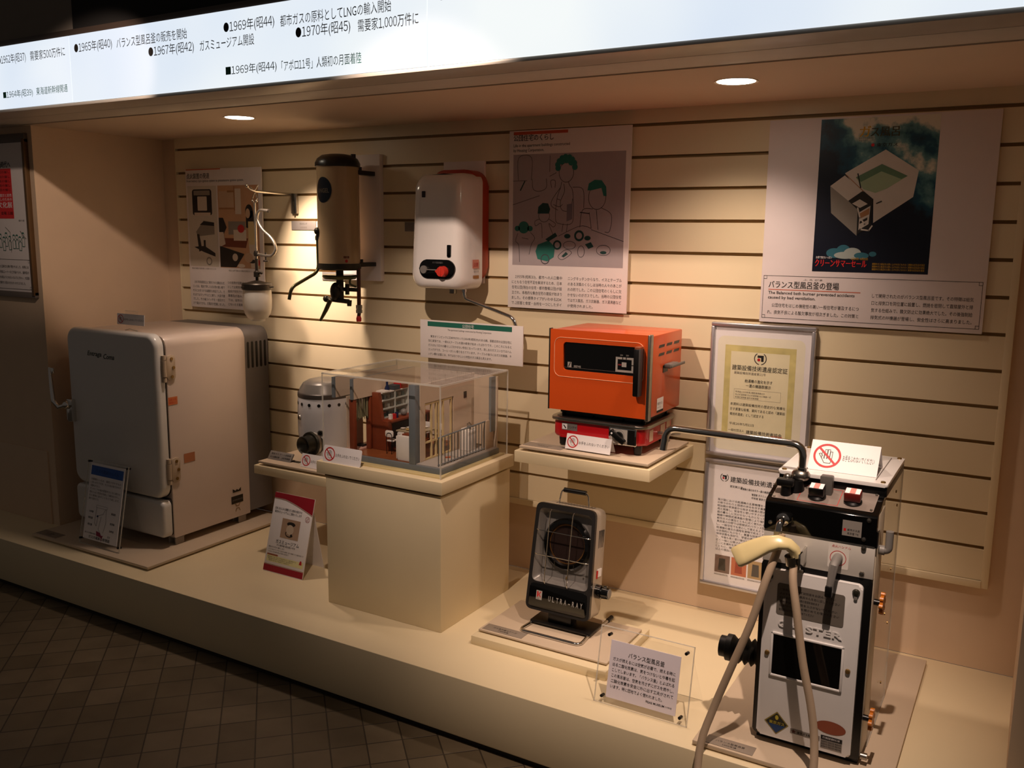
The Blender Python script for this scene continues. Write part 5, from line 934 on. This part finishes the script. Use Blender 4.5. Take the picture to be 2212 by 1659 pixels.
m.text('G', -.463, .514, .022, PAN, y=-.7132, bold=1); m.text('A', -.434, .514, .022, PAN, y=-.7132, bold=1); m.text('STER', -.400, .514, .022, PAN, w=.080, al='F', y=-.7132, bold=1); m2 = m
solid = MB(L); ID = Matrix.Identity(4)
for mm_ in [m2]:
    b0 = len(mm_.v); vtx = [v.copy() for v in mm_.v]; solid.T = ID
    solid.add([v+Vector((0, -.0012, 0)) for v in vtx]+vtx, mm_.f[:], PAN)
    from collections import Counter
    ed = Counter()
    for f in mm_.f:
        for a, b in zip(f, f[1:]+f[:1]): ed[(a, b)] += 1
    side_f = [(a, b, b+b0, a+b0) for (a, b) in ed if (b, a) not in ed]
    bb = 0; solid.f += side_f; solid.fm += [0]*len(side_f)
solid.build('raised_letters', t, False)
for x, z in ((-.490, .632), (-.297, .632)): m = MB(L); m.lathe([(0, .006), (.006, .005), (.0085, .001), (.0085, 0)], (x, -.712, z), DKIRON, (0, -1, 0), 20); m.cyl((x, -.712, z-.012), (x, -.716, z-.012), .004, GREYP); m.build('panel_fastener', t)
for x, z in ((-.485, .442), (-.302, .442)): m = MB(L); m.lathe([(0, .005), (.005, .004), (.006, 0)], (x, -.712, z), RUST, (0, -1, 0), 16); m.build('panel_screw', t)
m = MB(L); y = -.7126; m.poly([(-.4815, .270), (-.4525, .241), (-.4245, .270), (-.4525, .299)], mat('sticker_gold', '#8a7a3c', .4), y); m.poly([(-.478, .270), (-.4525, .2445), (-.428, .270), (-.4525, .2955)], mat('sticker_dark', '#2c2a24', .4), y-.0002); m.poly([(-.474, .266), (-.4525, .2445), (-.431, .266)], mat('sticker_blue', '#1d3a66', .4), y-.0004); m.text('東京ガス', -.470, .267, .009, mat('sticker_yellow', '#b8a83c', .4), w=.036, al='F', y=y-.0006, bold=.5); m.poly(ell(-.4525, .284, .004, .006), mat('sticker_yellow', '#b8a83c', .4), y-.0005)
m.poly(ell(-.330, .294, .034, .016) , mat('sticker_rust', '#8c4a34', .5), y); m.rect(-.420, -.352, .2545, .2665, SILVERP, y); 
st = [(-.412+.006*(1 if k % 2 == 0 else .42)*sin(k*pi/5), .2605+.006*(1 if k % 2 == 0 else .42)*cos(k*pi/5)) for k in range(10)]; m.poly(st, mat('star_brown', '#5a2418', .5), y-.0003); m.text('東京ガス株式会社', -.404, .257, .0075, INK, w=.050, al='F', y=y-.0003, bold=.6)
m.rect(-.350, -.302, .262, .272, INK, y); m.text('ガス風呂釜 都市ガス用', -.346, .265, .0055, PAPER, w=.038, al='F', y=y-.0003); m.rect(-.350, -.302, .240, .261, SILVERP, y)
for i in range(3): m.text('製造年月 取扱注意 検査合格', -.348, .255-i*.006, .005, INK, w=.044, al='F', y=y-.0003)
m.build('sticker', t, False)
m = MB(L); m.box(-.512, -.266, -.700, -.688, .664, .742, STRIP, .001); m.ring(-.343, .700, .0165, .0178, INKRED, -.7006); m.poly(rrect(-.365, -.320, .676, .735, .003), mat('print_strip_pale', '#dcd6ce', .4), -.7003); m.text('点火ハンドル', -.358, .725, .007, INKRED, y=-.7006); m.build('middle_strip', t)
m = MB(L)
for x, z in ((-.290, .674), (-.290, .734)): m.lathe([(0, .005), (.005, .004), (.006, 0)], (x, -.700, z), STEEL, (0, -1, 0), 16)
m.build('strip_screws', t)
m = MB(L); m.tube([(-.343, -.700, .702), (-.343, -.722, .702), (-.345, -.735, .694), (-.350, -.742, .640)], [.0105, .0105, .010, .0075], GREYP, 14); m.box(-.358, -.342, -.752, -.734, .622, .648, BLACK, .003); m.build('ignition_crank', t)
# head with sloping control top
m = MB(L); m.prism([(-.703, .742), (-.703, .806), (-.697, .813), (-.604, .838), (-.600, .832), (-.600, .742)], -.513, -.265, 'x', BLACKG, .003, 2); m.build('control_head', t)
s_ = math.atan2(.025, .093); TP = Matrix.Translation((-.390, -.697, .8142)) @ Matrix.Rotation(s_, 4, 'X') @ Matrix.Rotation(R(-90), 4, 'X')
m = MB(L, TP); m.poly(rrect(-.112, .112, .006, .088, .004), mat('control_face', '#8c8078', .3, .2), -.0002); m.frame(-.055, .035, .010, .082, .0012, INKRED, -.0005); m.text('温度', -.05, .068, .007, INK, y=-.0005); m.text('シャワー', -.10, .060, .007, INK, y=-.0005); m.text('給湯', .055, .072, .008, INK, y=-.0005)
for x, z in ((-.107, .012), (.107, .012), (.107, .082)): m.cyl((x, -.0002, z), (x, -.003, z), .003, STEEL, n=12)
m.build('control_face', t)
for x, top, sz in ((-.015, BLACK, .034), (.064, mat('button_red', '#6a1d17', .35), .036)):
    m = MB(L, TP); m.lathe([(0, 0), (.020, .0), (.020, .004), (.016, .008), (0, .008)], (x, 0, .036), BLACK, (0, -1, 0), 28); m.box(x-sz/2, x+sz/2, -.030, -.008, .036-.014, .036+.014, top, .003); m.rect(x-sz/2+.002, x+sz/2-.002, .024, .048, PAPER, -.0303); m.rect(x-.006, x+.006, .024, .048, mat('button_pink', '#d88a80', .4), -.0305); m.build('knob', t)
m = MB(L); m.box(-.404, -.376, -.648, -.626, .824, .872, mat('block_grey', '#55524e', .4), .003); m.build('side_lever', t)
m = MB(L); m.rect(-.338, -.297, .757, .793, mat('label_silver', '#9a938c', .4, .3), -.7034); m.rect(-.335, -.330, .768, .774, INKRED, -.7037); m.text('都市ガス用', -.327, .769, .006, INK, y=-.7037, w=.026); m.text('風呂釜 TG', -.327, .761, .006, INK, y=-.7037, w=.024); m.build('rating_label', t, False)
m = MB(L)
for x, z in ((-.498, .759), (-.291, .755), (-.283, .800)): m.lathe([(0, .004), (.0045, .003), (.005, 0)], (x, -.703, z), STEEL, (0, -1, 0), 14)
m.build('head_screws', t)
# rear lid and clear sides
m = MB(L); m.box(-.506, -.262, -.612, -.330, .832, .856, BLACK, .003); m.build('lid_gasket', t)
m = MB(L); m.prism(rrect(-.508, -.261, -.618, -.326, .006), .856, .8645, 'z', PAN, .003, 2); m.build('lid', t)
m = MB(L)
for x in (-.496, -.273):
    for y0 in (-.605, -.340): m.lathe([(0, .004), (.005, .003), (.006, 0)], (x, y0, .8645), RUST, (0, 0, 1), 14)
m.box(-.292, -.290, -.59, -.345, .8645, .8652, INKG); m.build('lid_screws', t)
m = MB(L); m.box(-.266, -.263, -.600, -.322, .212, .834, ACR); m.build('side_sheet', t)
m = MB(L); m.box(-.2665, -.2625, -.324, -.321, .212, .834, EDGE); m.box(-.2665, -.2625, -.60, -.322, .2095, .213, EDGE)
m.build('sheet_edge', t)
m = MB(L)
for y0, z in ((-.44, .805), (-.40, .76), (-.45, .70), (-.42, .60), (-.47, .50), (-.40, .45), (-.43, .30)): m.cyl((-.264, y0, z), (-.2615, y0, z), .0035, RUST, n=10)
m.build('side_screws', t)
m = MB(L); m.box(-.513, -.509, -.600, -.322, .2095, .834, RIMC); m.build('side_panel', t)
# taps, pipes and hose
m = MB(L); m.tube(fillet([(-.264, -.655, .722), (-.244, -.655, .722), (-.244, -.655, .768)], .012), .0085, GREYP, 14); m.cyl((-.264, -.655, .722), (-.252, -.655, .722), .011, GREYP); m.box(-.268, -.262, -.700, -.682, .738, .775, BLACK); m.build('elbow_pipe', t)
ORH = mat('valve_orange', '#c9741c', .4)
for y0, z in ((-.668, .602), (-.690, .330)):
    m = MB(L); m.cyl((-.265, y0, z), (-.248, y0, z), .007, BLACK); m.cyl((-.250, y0, z), (-.243, y0, z), .020, ORH, n=20)
    for k in range(8): m.cyl((-.2505, y0+.021*cos(k*pi/4), z+.021*sin(k*pi/4)), (-.2425, y0+.021*cos(k*pi/4), z+.021*sin(k*pi/4)), .0055, ORH, n=10)
    m.build('valve_handle', t)
m = MB(L); m.cyl((-.264, -.685, .232), (-.250, -.685, .232), .008, STEEL); m.build('drain_plug', t)
m = MB(L); m.cyl((-.460, -.640, .826), (-.460, -.640, .852), .022, BLACK, .017); m.sph((-.452, -.628, .862), .020, STEEL, (1.1, 1, .8)); m.cyl((-.449, -.628, .858), (-.449, -.628, .880), .0125, CHROME); m.sph((-.478, -.648, .858), .009, STEEL); m.build('faucet_base', t)
m = MB(L); m.tube(fillet([(-.449, -.628, .872), (-.449, -.628, .934), (-.789, -.628, .936), (-.795, -.632, .878)], .030, 10), .0095, CHROME, n=20); m.build('faucet_spout', t)
m = MB(L); m.prism([(-.486, .0), (-.450, .0), (-.452, .014), (-.464, .030), (-.482, .030), (-.492, .016)], -.668, -.650, 'y', BLACK, .003); 
m = MB(L); m.cyl((-.475, -.668, .816), (-.475, -.668, .845), .013, BLACK, .011); m.box(-.496, -.456, -.683, -.660, .842, .860, BLACK, .005); m.build('faucet_handle', t)
m = MB(L); m.lathe([(0, .010), (.012, .010), (.015, .008), (.017, .002), (.017, 0)], (-.468, -.703, .772), CHROME, (0, -1, 0), 28); m.tube(fillet([(-.468, -.703, .774), (-.468, -.738, .772), (-.470, -.742, .750)], .012), .008, CHROME, 14); m.lathe([(0, 0), (.0105, 0), (.0105, .012), (0, .012)], (-.470, -.742, .742), STEEL, (0, 0, 1), 6); m.build('shower_outlet', t)
m = MB(L); m.box(-.450, -.415, -.735, -.700, .688, .694, CHROME, .002); m.lathe([(.011, 0), (.014, 0), (.014, .022), (.011, .022)], (-.432, -.752, .684), CHROME, (-.15, -.2, 1), 20); m.box(-.4165, -.4115, -.765, -.70, .678, .715, CHROME, .001); m.tube([(-.448, -.735, .690), (-.425, -.748, .672), (-.412, -.735, .665)], .004, STEEL, 8); m.build('shower_bracket', t)
IVO = mat('shower_ivory', '#d9c894', .28, coat=.3)
# hand shower: flattened swept body, the face turned down
bm = bmesh.new(); secs = [((-.424, -.752, .704), .0115, .0115), ((-.428, -.755, .720), .0125, .012), ((-.441, -.760, .732), .0135, .012), ((-.462, -.767, .735), .0165, .0115), ((-.486, -.773, .728), .020, .0115), ((-.510, -.779, .714), .0235, .0115), ((-.534, -.785, .699), .0255, .0115), ((-.548, -.788, .690), .0255, .0105), ((-.552, -.789, .687), .023, .007)]
P = [Vector(s[0]) for s in secs]; rings = []
for i, (c, a, b) in enumerate(secs):
    tt = (P[min(i+1, len(P)-1)]-P[max(i-1, 0)]).normalized(); sd = Vector((.30, -.60, -.80)); sd = (sd-tt*sd.dot(tt)).normalized(); up = tt.cross(sd).normalized()
    rings.append([bm.verts.new(P[i]+sd*a*(abs(cos(q))**.7)*(1 if cos(q) >= 0 else -1)+up*b*(abs(sin(q))**.7)*(1 if sin(q) >= 0 else -1)) for q in [2*pi*j/24 for j in range(24)]])
for a, b in zip(rings[:-1], rings[1:]):
    for j in range(24): bm.faces.new((a[j], a[(j+1) % 24], b[(j+1) % 24], b[j]))
bm.faces.new(rings[0][::-1]); bm.faces.new(rings[-1]); bmesh.ops.recalc_face_normals(bm, faces=bm.faces)
m = MB(L); m.bm(bm, IVO); m.build('hand_shower', t, ang=50)
HOSE = mat('hose_beige', '#b39d85', .45, nscale=60, var=.04)
path = [(-.462, -.742, .748), (-.466, -.748, .715), (-.482, -.775, .645), (-.509, -.786, .535), (-.546, -.792, .422), (-.580, -.800, .315), (-.600, -.826, .225), (-.590, -.860, .135), (-.545, -.885, .085), (-.470, -.895, .072), (-.395, -.885, .090), (-.350, -.860, .150), (-.342, -.825, .230), (-.349, -.796, .300), (-.364, -.786, .377), (-.388, -.782, .471), (-.410, -.778, .587), (-.424, -.768, .650), (-.428, -.752, .684), (-.426, -.750, .705)]
def smoothp(P, k=4):
    P = [Vector(p) for p in P]; out = []
    for i in range(len(P)-1):
        a, b, c, d = P[max(i-1, 0)], P[i], P[i+1], P[min(i+2, len(P)-1)]
        for j in range(k): u = j/k; out.append(.5*((2*b)+(c-a)*u+(2*a-5*b+4*c-d)*u*u+(3*b-a-3*c+d)*u**3))
    out.append(P[-1]); return out
m = MB(L); m.tube(smoothp(path), .0092, HOSE, 14); m.build('shower_hose', t)
m = MB(L); BEL = mat('bellows_black', '#15130f', .5); prof = [(.022, 0)]
for k in range(4): prof += [(.034, .008+k*.016), (.024, .016+k*.016)]
prof += [(.033, .075), (.033, .088), (.026, .090), (.026, .105), (.0, .105)]
m.lathe(prof, (-.508, -.655, .405), BEL, (-1, -.02, .0), 32); m.build('bellows_pipe', t)
